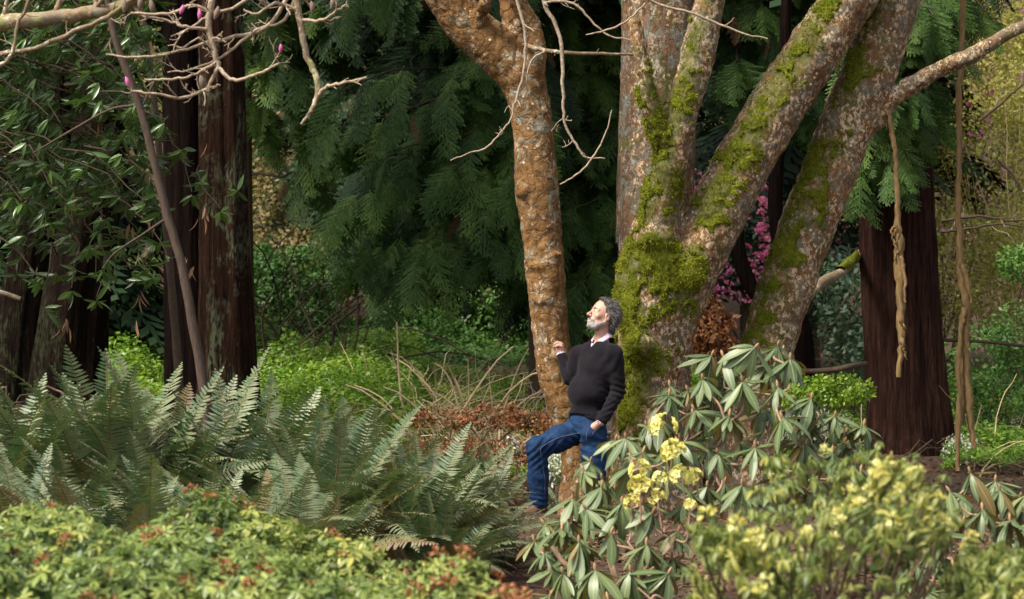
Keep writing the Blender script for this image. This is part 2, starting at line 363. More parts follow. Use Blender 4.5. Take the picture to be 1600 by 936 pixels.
M['azalea']=leafmat('azalea_leaf',[(0,(.035,.075,.018)),(.3,(.08,.15,.035)),(.6,(.20,.27,.055)),(.85,(.42,.43,.10)),(1,(.64,.50,.11))],back=(.20,.24,.07),rough=.4,trans=.22,mid=(.45,.48,.2),spec=.5,big=2.2)
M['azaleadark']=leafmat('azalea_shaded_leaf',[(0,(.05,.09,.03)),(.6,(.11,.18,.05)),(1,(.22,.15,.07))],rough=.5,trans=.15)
M['azred']=leafmat('azalea_spent_head',[(0,(.16,.055,.03)),(.5,(.32,.12,.06)),(1,(.46,.24,.12))],rough=.6,trans=.15,spec=.2)
M['woodpatch']=leafmat('far_dry_leaf',[(0,(.10,.075,.035)),(.5,(.24,.19,.08)),(1,(.45,.38,.20))],rough=.7,trans=.3,spec=.2,big=.9)
M['yellowbush']=leafmat('yellow_green_leaf',[(0,(.045,.085,.02)),(.35,(.10,.15,.035)),(.62,(.22,.26,.06)),(.86,(.44,.41,.10)),(1,(.74,.60,.15))],back=(.26,.30,.14),rough=.42,trans=.25,spec=.5,big=2.5)
M['petal']=leafmat('yellow_petal',[(0,(.74,.60,.16)),(.5,(.86,.77,.30)),(1,(.92,.88,.55))],rough=.5,trans=.3,spec=.3)
M['pink']=leafmat('pink_petal',[(0,(.45,.06,.24)),(.5,(.70,.18,.42)),(1,(.85,.50,.66))],rough=.5,trans=.35,spec=.2)
M['pinkbud']=plain('pink_bud',(.62,.05,.30),(.75,.25,.48),30,.4,0)
M['huskbud']=plain('bud_husk',(.16,.11,.09),(.26,.19,.14),90,.8,.3,.002)
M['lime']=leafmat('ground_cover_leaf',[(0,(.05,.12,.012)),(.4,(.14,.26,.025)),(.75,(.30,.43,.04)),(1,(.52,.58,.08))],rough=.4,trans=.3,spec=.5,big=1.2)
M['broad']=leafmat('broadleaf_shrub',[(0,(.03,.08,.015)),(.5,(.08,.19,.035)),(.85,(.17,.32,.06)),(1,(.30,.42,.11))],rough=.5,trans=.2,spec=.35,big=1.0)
M['thicket']=leafmat('thicket_leaf',[(0,(.15,.15,.03)),(.35,(.28,.27,.06)),(.7,(.44,.40,.11)),(1,(.58,.50,.19))],rough=.6,trans=.3,spec=.2,big=.8)
M['thicketbrown']=leafmat('thicket_dry_leaf',[(0,(.08,.045,.025)),(.5,(.17,.11,.06)),(1,(.33,.24,.15))],rough=.7,trans=.2,spec=.2,big=.8)
M['straw']=plain('dry_stalk',(.60,.44,.24),(.78,.62,.38),14,.7,0)
M['bluegreen']=leafmat('blue_green_leaf',[(0,(.03,.065,.035)),(1,(.10,.17,.09))],rough=.5,trans=.2)
M['rust']=leafmat('rusty_shrub_leaf',[(0,(.07,.025,.015)),(.45,(.18,.06,.025)),(.8,(.36,.15,.045)),(1,(.46,.30,.11))],rough=.6,trans=.25,big=2)
M['woodleaf']=leafmat('far_wood_leaf',[(0,(.04,.07,.015)),(.5,(.11,.14,.03)),(1,(.26,.26,.07))],rough=.7,trans=.25,spec=.2,big=.5)
M['variegated']=leafmat('white_variegated_leaf',[(0,(.12,.2,.08)),(.5,(.45,.5,.40)),(1,(.75,.77,.70))],rough=.45,trans=.2)
M['chip']=leafmat('bark_chip',[(0,(.045,.022,.014)),(.5,(.13,.065,.038)),(.85,(.25,.14,.085)),(1,(.40,.28,.19))],rough=.85,trans=0,spec=.2)
M['pathm']=plain('path_gravel',(.40,.34,.27),(.30,.25,.19),8,.9,.4,.01)
M['stone']=plain('edging_stone',(.46,.40,.32),(.33,.29,.23),6,.85,.6,.02)
def groundmat():
    m,nt,b,out=newmat('forest_floor'); g=nd(nt,'ShaderNodeNewGeometry'); pos=g.outputs['Position']
    n=noise(nt,pos,1.1,5,.6); n2=noise(nt,pos,28,4,.7)
    c=ramp(nt,n2,[(.3,(.028,.016,.011)),(.5,(.085,.045,.028)),(.7,(.17,.10,.065))]); c=mix(nt,ramp(nt,n,[(.45,g1(0)),(.65,g1(.5))]),c,(.05,.07,.02))
    setc(b,nt,c); b.inputs['Roughness'].default_value=.95; bump(nt,b,n2,1,.04); return m
M['ground']=groundmat()

# ------------------------------------------------------------------ terrain
def gz(x,y):
    x=np.asarray(x,float); y=np.asarray(y,float)
    z=np.where(y<20,-.24,-.24+.058*(y-20))
    z=z+np.where(y>42,.32*(y-42),0)+np.where(y>52,.25*(y-52),0)
    z=z-np.where(y<14,.0,0)+.05*np.sin(x*.9+1)*np.sin(y*.5)
    p=np.stack([x,y,0*x],-1)
    z=z+.06*vnoise(p,.7)+.02*vnoise(p,3.)
    d2=((x-.21)/.35)**2+((y-18.9)/.35)**2; z=z+.10*np.exp(-d2)      # the rise under the raised foot
    d3=((x+3.4)/1.0)**2+((y-20)/1.2)**2; z=z+.35*np.exp(-d3)
    return np.minimum(z,26)
def grid(x0,x1,y0,y1,nx,ny):
    X,Y=np.meshgrid(np.linspace(x0,x1,nx),np.linspace(y0,y1,ny)); Z=gz(X,Y)
    V=np.stack([X,Y,Z],-1).reshape(-1,3); i=(np.arange(ny-1)[:,None]*nx+np.arange(nx-1)[None]).ravel()
    return V,np.stack([i,i+1,i+1+nx,i+nx],-1)
ys=np.concatenate([np.linspace(-400,-2,14),np.linspace(2,36,130),np.linspace(37,100,70),np.linspace(130,500,12)])
xs=np.concatenate([np.linspace(-400,-16,14),np.linspace(-14,14,110),np.linspace(16,400,14)])
X,Y=np.meshgrid(xs,ys); V=np.stack([X,Y,gz(X,Y)],-1).reshape(-1,3); nx=len(xs); ny=len(ys)
i=(np.arange(ny-1)[:,None]*nx+np.arange(nx-1)[None]).ravel()
part('ground',V,np.stack([i,i+1,i+1+nx,i+nx],-1),M['ground'],smooth=True,kind='structure')
# ------------------------------------------------------------------ leaf and spray prototypes (x = length, z = up face)
def leafproto(L=1,Wd=.25,n=5,bend=.3,fold=.15,peak=.45,petiole=.0,curl=0):
    V=[];U=[];F=[]
    for i in range(n):
        t=i/(n-1); w=Wd*.5*(math.sin(math.pi*min(1,max(0,t**(math.log(.5)/math.log(peak)))))**.75 if 0<t<1 else .04)
        a=bend*t; x=L*(petiole+(1-petiole)*(math.sin(a)/bend if bend else t)); z=-L*((1-math.cos(a))/bend if bend else 0)
        zz=fold*w*2
        V+=[(x,-w,z+zz-curl*w),(x,0,z),(x,w,z+zz-curl*w)]; U+=[(1,t),(0,t),(1,t)]
        if i: k=3*(i-1); F+=[(k,k+3,k+4,k+1),(k+1,k+4,k+5,k+2)]
    return np.array(V),np.array(F),np.array(U)
def pmesh(name,proto,mat,smooth=True):
    return mesh(name,proto[0],proto[1],mat,smooth,uv=proto[2])
def sprayproto(seed,nb=10,L=1.0):
    r=np.random.RandomState(seed); V=[];F=[];U=[]
    def leaflet(p,d,nrm,l,w):
        s=unit(np.cross(nrm,d)); k=len(V)
        V.extend([p,p+d*l*.45-s*w,p+d*l-nrm*l*.1,p+d*l*.45+s*w]); F.append((k,k+1,k+2,k+3)); U.extend([(0,0),(1,.5),(0,1),(1,.5)])
    up=np.array([0,0,1.])
    def axis_pt(t): return np.array([t*L,.04*math.sin(t*3+seed),-.22*t*t])
    def strip(a,b_,w0,w1,s_):
        k=len(V); V.extend([a-s_*w0,a+s_*w0,b_+s_*w1,b_-s_*w1]); F.append((k,k+1,k+2,k+3)); U.extend([(0,0)]*4)
    for k_ in range(6): strip(axis_pt(k_/6),axis_pt((k_+1.1)/6),.009,.008,np.array([0,1.,0]))
    for i in range(nb*2):
        t=.08+.9*(i/(nb*2)); side=1 if i%2 else -1; p=axis_pt(t); l=(.40*(1-t)**.75*(.55+.6*r.rand())+.05)*(1 if r.rand()>.1 else .45)
        if t<.3: l*=.5+t*1.7
        ang=rad(48+r.randn()*5); d=np.array([math.cos(ang),side*math.sin(ang),-.12+r.randn()*.05]); d=unit(d)
        ns=max(2,int(l/.048)); strip(p-d*.01,p+d*l+np.array([0,0,-.06*l]),.007,.004,unit(np.cross(up,d)))
        for j in range(ns):
            q=p+d*l*(j/ns)+np.array([0,0,-.25*(l*j/ns)**2*2]); fwd=unit(d+np.array([.25,0,-.1]))
            for s2 in (-1,1):
                a2=s2*rad(38+r.randn()*6); dd=np.array([fwd[0]*math.cos(a2)-fwd[1]*math.sin(a2),fwd[0]*math.sin(a2)+fwd[1]*math.cos(a2),fwd[2]-.1])
                leaflet(q,unit(dd),up,.100*(1-.5*j/ns)+.012,.0165)
        leaflet(p+d*l*.97+np.array([0,0,-.06*l]),d,up,.08,.014)
    return np.array(V),np.array(F),np.array(U)
def frondproto(seed,arch=.5,L=1.0,pairs=34,droop=.15,pl=.13):
    r=np.random.RandomState(seed); V=[];F=[];U=[]; n=pairs
    # curve in x-z: starts steep, arches over by `arch` radians; x is outward
    ts=np.linspace(0,1,n+6); ang=arch*ts**1.5; dx=np.sin(ang); dz=np.cos(ang); ds=L/len(ts)
    X=np.cumsum(dx)*ds; Z=np.cumsum(dz)*ds; Yw=.03*np.sin(ts*4+seed)
    for i in range(5,len(ts)):
        t=ts[i]; c=np.array([X[i],Yw[i],Z[i]]); tan=np.array([dx[i],0,dz[i]]); nor=np.array([-dz[i],0,dx[i]])   # upper side faces back/up
        l=pl*(min(1,(t-.05)*5)**.6)*(1-t**2.6)**.9+.006; w=.0066
        for s in (-1,1):
            if r.rand()<.03: continue
            d=unit(np.array([0,s,0.])+tan*(.22+.25*t+r.randn()*.05)-np.array([0,0,droop+abs(r.randn())*.08])+nor*(.12+r.randn()*.08))
            e=unit(tan-d*np.dot(tan,d)); k=len(V); dr=np.array([0,0,-.10*l])
            V.extend([c-e*w*.7,c+e*w*.7,c+d*l*.55+e*w*1.0,c+d*l*.55-e*w*.75,c+d*l+e*.001+dr+tan*l*.12,c+d*l-e*.001+dr+tan*l*.12])
            F+= [(k,k+1,k+2,k+3),(k+3,k+2,k+4,k+5)]; U+=[(0,0),(0,0),(.5,.5),(.5,.5),(1,1),(1,1)]
    leaf=(np.array(V),np.array(F),np.array(U))
    B=Batch(); tube(B,np.stack([X,Yw,Z],-1)[::3],np.linspace(.0062,.0015,len(X[::3])),4)
    return leaf,B.get()

def inframe(p,m=40):
    px=CX+p[:,0]/p[:,1]*FPX; py=CY-(p[:,2]-CZ)/p[:,1]*FPX
    return (px>-m)&(px<1600+m)&(py>-m)&(py<936+m)
def scatter_parts(parent,name,protos,mat,Ms,limit=295,restname=None,smooth=True,restmat=None,jit=True):
    "nearest in-view copies become parts of their own, the rest one stuff mesh"
    Ms=np.asarray(Ms)
    if len(Ms)==0: return
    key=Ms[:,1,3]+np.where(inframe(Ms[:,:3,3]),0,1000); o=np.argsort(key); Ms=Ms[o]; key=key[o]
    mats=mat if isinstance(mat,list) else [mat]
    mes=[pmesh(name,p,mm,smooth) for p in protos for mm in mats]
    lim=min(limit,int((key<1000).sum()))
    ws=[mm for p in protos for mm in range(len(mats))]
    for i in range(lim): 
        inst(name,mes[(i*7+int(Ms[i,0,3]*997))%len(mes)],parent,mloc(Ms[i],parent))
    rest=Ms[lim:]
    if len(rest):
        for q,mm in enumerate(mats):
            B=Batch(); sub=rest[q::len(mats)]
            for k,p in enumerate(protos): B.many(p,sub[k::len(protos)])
            B.build(restname or name+'_mass',restmat or mm,parent,smooth,kind='stuff')
def compose(A,Bm):
    "every A (n,4,4) times every Bm (m,4,4)"
    return np.einsum('nij,mjk->nmik',A,Bm).reshape(-1,4,4)
def whorl(n,droop,L,Wjit=.15,seed=0,inner=0):
    "n leaves around local z, pointing outward and down by droop radians (0 flat, 1.2 hanging); inner = young upright leaves"
    r=np.random.RandomState(seed); out=[]
    for i in range(n+inner):
        a=i*2.399+r.randn()*.15; dr=(droop+r.randn()*.22) if i<n else -.6-r.rand()*.5
        d=np.array([math.cos(a)*math.cos(dr),math.sin(a)*math.cos(dr),-math.sin(dr)])
        z=np.array([math.cos(a)*math.sin(dr),math.sin(a)*math.sin(dr),math.cos(dr)])
        s=L*(1+r.randn()*Wjit)*(1 if i<n else .5)
        out.append(frames(np.array([[0,0,-.01*i/n]])+d*.02*s,d[None],z[None],s)[0])
    return np.array(out)

# ------------------------------------------------------------------ the trees (built by distance field, so limbs grow out of each other)
def pxpath(rows):
    "rows: px, py, depth, width in photo pixels -> points, radii"
    pts=np.array([P(a,b,d) for a,b,d,w in rows]); rr=np.array([w*.5*d/FPX for a,b,d,w in rows]); return pts,rr
def sm(rows,k=3):
    s=smoothpath(rows,k); return pxpath(s)
def blades(B,V,Nn,keep,l=.022,w=.0035,rs=N):
    idx=rs.choice(len(V),keep,replace=keep>len(V)); p=V[idx]+rs.randn(keep,3)*.005; n=unit(Nn[idx]+rs.randn(keep,3)*.45+np.array([0,0,-.15]))
    z=unit(rs.randn(keep,3)); M_=frames(p-n*.004,n,z,l*(.5+rs.rand(keep)))
    q=np.array([(0,-w/l,0),(0,w/l,0),(1,w/l*.3,0),(1,-w/l*.3,0)]),np.array([[0,1,2,3]]),np.zeros((4,2)); B.many(q,M_)

# --- tree A: the cinnamon-barked trunk the man touches
A0=[(912,800,19.6,84),(906,740,19.55,56),(899,690,19.55,52),(886,640,19.5,56),(870,590,19.5,57),(861,530,19.5,56),(856,470,19.5,57),(851,410,19.5,60),(845,350,19.5,62),(839,295,19.5,67),(835,240,19.5,62),(830,180,19.5,62),(815,125,19.5,66),(775,78,19.5,70),(728,35,19.5,69),(695,-15,19.45,66),(660,-90,19.4,70),(600,-200,19.3,60)]
A1=[(822,135,19.5,50),(812,80,19.55,36),(797,20,19.6,30),(790,-60,19.6,28),(780,-200,19.6,24)]
A2=[(828,140,19.5,40),(838,90,19.4,30),(832,40,19.4,27),(808,0,19.35,27),(800,-60,19.3,26),(790,-200,19.3,22)]
A3=[(745,50,19.45,30),(752,20,19.3,22),(762,-10,19.2,20),(770,-120,19.1,18)]
chA=[sm(A0),sm(A1),sm(A2),sm(A3)]
rootsA=[([(905,770,19.5,40),(885,810,19.3,30),(865,845,19.1,20)],),([(908,770,19.5,44),(940,812,19.35,30),(965,835,19.1,20)],)]
def fA(p):
    d=cone_chain(p,*chA[0],k=.02)
    for c in chA[1:]: d=smin(d,cone_chain(p,*c,k=.01),.05)
    for (r_,) in rootsA: d=smin(d,cone_chain(p,*sm(r_)),.08)
    # burls and collars at y 290 and along the trunk
    d=smin(d,ellipsoid(p,P(818,300,19.42),(.05,.09,.05)),.05)
    for (bx,by) in ((868,398),(842,416),(872,560),(848,470)): d=smin(d,ellipsoid(p,P(bx,by,19.38),(.05,.04,.014)),.05)
    return d
def treemesh(f,lo,hi,h,amp):
    V,F=nets(f,lo,hi,h); n=vnormals(V,F)
    V=V+n*(amp(V))[:,None]; return V,F
def ampA(V):
    u=V*np.array([1,1,1.]); cell=np.abs(vnoise(u*np.array([5,5,3.2]),1.6)); cr=np.abs(vnoise(u*np.array([2.2,2.2,9.])+.7*vnoise(u,4)[:,None],1.3))
    cv=np.abs(vnoise(u*np.array([9,9,1.3])+.5*vnoise(u,5)[:,None],1.2))
    return .005*fbm(V,18,3)+.004*fbm(V,5,2)+.005*np.minimum(cr,.08)/.08+.009*np.minimum(cv,.12)/.12-.014
ta=thing('cinnamon_barked_tree','smooth cinnamon-brown bent trunk that the man touches with his fist','tree',P(900,812,19.5))
V_,F_=treemesh(fA,P(560,-190,19.5)-[0,.6,0],P(1010,850,19.5)+[0,.6,0],.0125,ampA)
part('trunk',V_,F_,M['cinnamon'],ta,True)
B=Batch()
for rows in ([(600,-195,19.3,60),(520,-330,19.2,52),(470,-520,19.1,40)],[(780,-195,19.6,24),(760,-400,19.7,18)],[(790,-195,19.3,22),(840,-420,19.2,16)],[(770,-118,19.1,18),(750,-330,19,12)]):
    B=Batch(); tube(B,*sm(rows),9); B.build('upper_limb',M['cinnamon'],ta,True)

# --- tree B: mossy many-stemmed tree, and tree C leaning beside it
B0=[(1022,800,19.9,170),(1020,640,19.95,120),(1024,500,20,115),(1024,380,20,118),(1025,240,20,116),(1030,120,20,118),(1032,0,20,120),(1034,-140,20,116),(1036,-300,20,110)]
Bm=[(1015,830,19.6,130),(1014,720,19.6,108),(1013,620,19.6,92),(1016,540,19.6,104),(1020,470,19.6,118),(1022,420,19.6,112)]
B1=[(1022,430,19.55,92),(1024,360,19.5,74),(1036,300,19.45,58),(1050,240,19.4,52),(1066,180,19.4,50),(1084,110,19.4,50),(1098,50,19.4,47),(1110,0,19.4,44),(1128,-80,19.4,42),(1150,-220,19.4,40)]
B2=[(1035,560,19.65,70),(1058,480,19.62,84),(1090,400,19.6,88),(1138,300,19.65,90),(1190,205,19.7,88),(1255,103,19.75,86),(1325,0,19.8,84),(1385,-90,19.85,80),(1450,-210,19.9,76)]
stub=[(1032,215,19.35,32),(1014,165,19.3,30),(1004,110,19.28,25),(995,55,19.25,21),(991,36,19.25,20)]
Cc=[(1150,830,20.1,140),(1160,720,20.1,108),(1178,620,20.1,88),(1200,540,20.1,82),(1228,450,20.1,84),(1256,370,20.1,84),(1287,290,20.1,84),(1322,200,20.1,86),(1360,105,20.1,84),(1392,10,20.1,82),(1418,-80,20.1,78),(1450,-210,20.1,72)]
Cb=[(1365,185,20.1,44),(1392,158,20.05,28),(1432,128,20,27),(1485,102,19.95,27),(1530,80,19.9,23),(1575,52,19.85,20),(1620,34,19.8,18),(1700,10,19.8,15)]
CH={k:sm(v) for k,v in dict(B0=B0,Bm=Bm,B1=B1,B2=B2,stub=stub,Cc=Cc,Cb=Cb).items()}
def fB(p):
    d=cone_chain(p,*CH['B0'],k=.01)
    d=smin(d,cone_chain(p,*CH['Bm'],k=.02),.09); d=smin(d,cone_chain(p,*CH['B1'],k=.02),.07)
    d=smin(d,cone_chain(p,*CH['B2'],k=.02),.10); d=smin(d,cone_chain(p,*CH['stub']),.05)
    d=smin(d,ellipsoid(p,P(1022,375,19.38),(.13,.12,.05)),.08); d=smin(d,ellipsoid(p,P(1085,420,19.4),(.10,.11,.17)),.08)
    d=smin(d,ellipsoid(p,P(1000,540,19.33),(.10,.10,.10)),.08)
    for a,b in (((1000,760,19.5,70),(940,850,18.9,24)),((1040,760,19.6,70),(1090,860,19.2,26)),((985,740,19.6,60),(950,815,19.7,30))):
        d=smin(d,cone_chain(p,*pxpath([a,b])),.12)
    a=P(1001,135,19.12); b=P(989,20,19.16)   # the hollow in the broken stub
    d=smax(d,-cone_chain(p,np.array([a,b]),[.022,.04]),.012)
    return d
def fC(p):
    d=cone_chain(p,*CH['Cc'],k=.02); return smin(d,cone_chain(p,*CH['Cb']),.06)
def ampB(V): return .014*fbm(V,5,4)+.006*fbm(V,26,2)
tb=thing('mossy_tree','thick lichen-speckled tree with several mossy stems directly behind the man','tree',P(1015,818,19.6))
V_,F_=treemesh(fB,P(900,-200,19.7)-[0,1.2,0],P(1470,880,19.7)+[0,.8,0],.0145,ampB)
trB=part('trunk',V_,F_,M['lichen'],tb,True)
B=Batch()
for rows in ([(1036,-298,20,110),(1040,-500,20,100),(1040,-900,20,80)],[(1150,-218,19.4,40),(1200,-420,19.4,30)],[(1450,-208,19.9,76),(1560,-380,20,60),(1650,-620,20,40)]): 
    B=Batch(); tube(B,*sm(rows),12); B.build('upper_stem',M['lichen'],tb,True)
tc=thing('leaning_tree','grey lichened trunk leaning right with one bare side branch reaching the upper right edge','tree',P(1155,822,20.1))
V_,F_=treemesh(fC,P(1080,-200,20.1)-[0,.6,0],P(1560,860,20.1)+[0,.6,0],.0145,ampB)
trC=part('trunk',V_,F_,M['lichen'],tc,True)
B=Batch(); tube(B,*sm([(1450,-208,20.1,72),(1540,-420,20.1,50),(1600,-650,20.1,34)]),12); B.build('upper_stem',M['lichen'],tc,True)
B=Batch(); tube(B,*sm([(1545,72,19.88,20),(1575,52,19.85,20),(1620,34,19.8,18),(1700,10,19.8,15)]),9); B.build('branch',M['twigbark'],tc,True)
# rear reddish stem bark as its own skin part of the mossy tree
B=Batch(); tube(B,*sm([(a,b,c,w+3) for a,b,c,w in B0[3:]]),48,disp=lambda t,a:1+.022*np.sin(a*7+t*3)+.012*np.sin(a*17+t*9)+.012*np.sin(t*40+a*3)); B.build('bark_sheet',M['rearbark'],tb,True)

def moss(parent,f,regions,th,lo,hi,nblade,trunk=None):
    chains=[]
    for r_ in regions:
        pts=[];rr=[]
        for (a,b,w,D) in r_: pts.append(P(a,b,D)); rr.append(w)
        if len(pts)==1: pts.append(pts[0]+[0,0,.01]); rr.append(rr[0])
        chains.append((np.array(pts),rr))
    def g(p):
        r=None
        for c in chains:
            e=cone_chain(p,*c); r=e if r is None else np.minimum(r,e)
        near=r<.25; out=r+.0
        q=p[near]
        if len(q):
            n=fbm(q,7,3); t=th*(1+.9*fbm(q,11,2))
            out[near]=smax(f(q)-np.maximum(t,.003),r[near]+.13*n+.10*fbm(q,19,2)-.028,.02)
        return out
    if trunk is not None:
        me=trunk.data; v=np.zeros(len(me.vertices)*3,np.float32); me.vertices.foreach_get('co',v); v=v.reshape(-1,3)+np.array(parent.location)
        dd=None
        for c in chains: e=cone_chain(v,*c); dd=e if dd is None else np.minimum(dd,e)
        s_=np.clip(1-np.maximum(dd-.02,0)/.13,0,1)*np.clip(.9-(v[:,1]-19.5)*.8,.2,1); a_=me.attributes.new('stain','FLOAT','POINT'); a_.data.foreach_set('value',s_.astype(np.float32))
        nv=np.zeros(len(v)*3,np.float32); me.vertices.foreach_get('normal',nv); nv=nv.reshape(-1,3); pr=s_**2*(fbm(v,9,3)>-.15); pr=pr/pr.sum(); k_=N.choice(len(v),int(nblade*.45),p=pr); B=Batch(); blades(B,v[k_],nv[k_],len(k_),.014,.0026); B.build('moss_tuft',M['mossblade'],parent,kind='stuff')
    V,F=nets(g,lo,hi,.012,slack=1.6)
    n=vnormals(V,F); V=V+n*(.008*fbm(V,30,2))[:,None]
    part('moss',V,F,M['moss'],parent,True,kind='stuff')
    B=Batch(); front=n[:,1]<.4; blades(B,V[front],n[front],nblade,.020,.0028); B.build('moss_tuft',M['mossblade'],parent,kind='stuff')
f_=19.3
moss(tb,fB,[[(1084,40,.04,19.2),(1066,100,.06,19.2),(1047,180,.07,19.2),(1024,255,.08,19.2),(1006,310,.10,19.2)],
 [(1022,395,.11,19.25),(1042,405,.11,19.25),(1045,432,.08,19.25)],[(1000,265,.09,19.3),(992,330,.09,19.3)],
 [(972,390,.07,19.45),(970,450,.09,19.4),(978,520,.10,19.35),(990,575,.09,19.35),(978,640,.08,19.4)],
 [(1078,395,.09,19.25),(1084,430,.11,19.25),(1080,460,.07,19.25)],
 [(1062,280,.045,19.25),(1060,340,.05,19.25),(1062,390,.05,19.25)],
 [(1020,140,.05,19.3),(1030,110,.035,19.3)],[(1010,225,.08,19.3),(985,290,.06,19.4)],[(1022,565,.06,19.3)],[(1015,690,.09,19.3),(1060,680,.06,19.4)],
 [(1300,-30,.10,19.5),(1272,15,.10,19.5),(1246,70,.10,19.5),(1228,100,.10,19.5)],[(1212,125,.10,19.45),(1180,178,.10,19.42),(1155,225,.10,19.4)],[(1140,255,.08,19.35),(1108,312,.10,19.35),(1100,330,.08,19.3)]],
 .013,P(900,-200,19.7)-[0,1.0,0],P(1470,880,19.7)+[0,.6,0],26000,trB)
moss(tc,fC,[[(1338,100,.085,19.9),(1322,140,.08,19.9)],[(1262,305,.07,19.92),(1240,350,.085,19.92)],[(1228,388,.07,19.92),(1212,415,.07,19.92)],[(1208,450,.10,19.92)],[(1180,500,.10,19.92),(1170,540,.10,19.92)],[(1358,30,.07,19.9),(1375,0,.07,19.9)],[(1290,230,.07,19.92),(1272,270,.07,19.92)]],
 .011,P(1080,-200,20.1)-[0,.6,0],P(1560,860,20.1)+[0,.4,0],9000,trC)
print('trees',time.time()-T0)

# --- big fibrous trunks
def fluted(name,label,rows,mat,n=84,amp=.05,seed=0,cat='tree',parent=None,flare=.35):
    pts,rr=sm(rows,5); base=pts[0]; t=parent or thing(name,label,cat,base)
    r=np.random.RandomState(seed); ph=r.rand(8)*6.28
    def disp(tt,a):
        o=1+flare*np.exp(-tt*9)
        for k,(m_,q) in enumerate(((3,.9),(5,.8),(8,.6),(13,.45),(21,.3),(34,.22))): o=o+amp*q*np.sin(a*m_+ph[k]+.8*np.sin(tt*5+ph[k]*2))
        return o+amp*.25*np.sin(tt*60+a*5)
    B=Batch(); tube(B,pts,rr,n,disp=disp); B.build('trunk',mat,t,True); return t
cedR=fluted('cedar_tree','massive red-brown fluted trunk standing at the right under dark drooping cedar foliage','',[]or[(1428,800,24,138),(1424,700,24,124),(1418,600,24,116),(1410,480,24,112),(1405,380,24,112),(1402,250,24,104),(1400,100,24,98),(1398,-100,24,92),(1396,-700,24,70)],M['redwood'],seed=1) if False else None
def ft(*a,**k): return fluted(*a,**k)
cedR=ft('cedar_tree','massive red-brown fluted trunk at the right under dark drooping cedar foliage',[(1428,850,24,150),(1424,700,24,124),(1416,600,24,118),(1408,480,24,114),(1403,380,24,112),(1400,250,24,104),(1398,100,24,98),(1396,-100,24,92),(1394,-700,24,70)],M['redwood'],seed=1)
cedL=ft('conifer_tree','broad dark brown trunk left of centre with pale lichen low on its right side',[(362,850,22,122),(358,700,22,100),(356,600,22,92),(353,480,22,84),(350,380,22,78),(348,250,22,74),(346,100,22,70),(342,-100,22,66),(340,-700,22,44)],M['redwood2'],seed=2)
cedL2=ft('conifer_tree','near-black trunk close against the left side of the lichened brown trunk',[(322,850,22.5,124),(318,700,22.5,106),(314,600,22.5,98),(310,480,22.5,96),(307,380,22.5,94),(304,250,22.5,92),(301,100,22.5,90),(300,-100,22.5,84),(296,-700,22.5,52)],M['blackbark'],seed=3)  # separate trunk for the shadowed side, its shade painted as bark colour
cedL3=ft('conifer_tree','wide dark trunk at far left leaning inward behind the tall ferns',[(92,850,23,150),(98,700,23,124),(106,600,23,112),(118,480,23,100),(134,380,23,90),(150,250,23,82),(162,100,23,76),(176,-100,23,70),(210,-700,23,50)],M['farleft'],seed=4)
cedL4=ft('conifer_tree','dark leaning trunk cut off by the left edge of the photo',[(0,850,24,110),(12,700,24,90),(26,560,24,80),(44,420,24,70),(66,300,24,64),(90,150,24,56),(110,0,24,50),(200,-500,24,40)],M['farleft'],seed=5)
# slim leaning stems on the left
t=thing('slender_tree','slim bare brown stem leaning left across the dark conifer trunk','tree',P(322,700,17.3))
B=Batch(); pts,rr=sm([(330,760,17.3,15),(320,620,17.3,16),(300,500,17.3,15),(283,410,17.3,14),(262,340,17.3,14),(245,270,17.3,12),(225,190,17.3,12),(205,130,17.3,12),(180,60,17.3,11),(165,-20,17.3,10),(140,-140,17.3,9)],6); tube(B,pts,rr,14,disp=lambda t,a:1+.06*np.sin(t*90+a)+.05*np.sin(a*5+t*20)); B.build('trunk',M['slimbark'],t,True)
B=Batch()
for rows in ([(208,165,17.3,5),(170,172,17.3,4),(110,205,17.25,4),(50,240,17.2,2)],[(246,118,17.3,4),(220,170,17.3,3)],[(262,340,17.3,5),(225,365,17.25,4),(180,395,17.2,3),(160,420,17.2,2)]):
    B=Batch(); tube(B,*sm(rows,5),5); B.build('branch',M['slimbark'],t,True)
t=thing('slender_tree','thin straight dark stem rising just right of the slim leaning stem','tree',P(285,700,20.4))
B=Batch(); pts,rr=sm([(284,740,20.4,13),(280,600,20.4,14),(271,480,20.4,13),(262,380,20.4,12),(252,270,20.4,11),(240,150,20.4,10),(225,40,20.4,9),(215,-100,20.4,8)],6); tube(B,pts,rr,12,disp=lambda t,a:1+.07*np.sin(t*70+a*2)); B.build('trunk',M['darktwig'],t,True)
# thin dark trunks seen between the stems
t=thing('dark_trunk','curved near-black trunk in front of the pink blossoms between the mossy stems','tree',P(1190,640,24))
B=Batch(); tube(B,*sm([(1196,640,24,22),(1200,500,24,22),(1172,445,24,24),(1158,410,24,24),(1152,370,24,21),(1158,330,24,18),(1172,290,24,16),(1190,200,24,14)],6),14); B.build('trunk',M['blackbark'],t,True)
t=thing('dark_trunk','straight slim black trunk rising behind the leaning lichened stem','tree',P(1222,560,25))
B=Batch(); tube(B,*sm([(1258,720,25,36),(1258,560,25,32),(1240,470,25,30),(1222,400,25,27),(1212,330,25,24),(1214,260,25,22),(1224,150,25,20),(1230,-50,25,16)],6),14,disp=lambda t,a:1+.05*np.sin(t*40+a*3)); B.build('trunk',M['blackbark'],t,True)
t=thing('fallen_branch','mossy crooked limb reaching in from behind the leaning trunk to the right cedar','branch',P(1270,450,22))
B=Batch(); tube(B,*sm([(1250,475,22,16),(1285,442,22.4,17),(1315,425,22.8,15),(1335,405,23.6,13),(1352,388,24.6,11),(1400,350,25.2,9)],6),9,disp=lambda t,a:1+.12*np.sin(t*23+a*2)); B.build('limb',M['twigbark'],t,True)
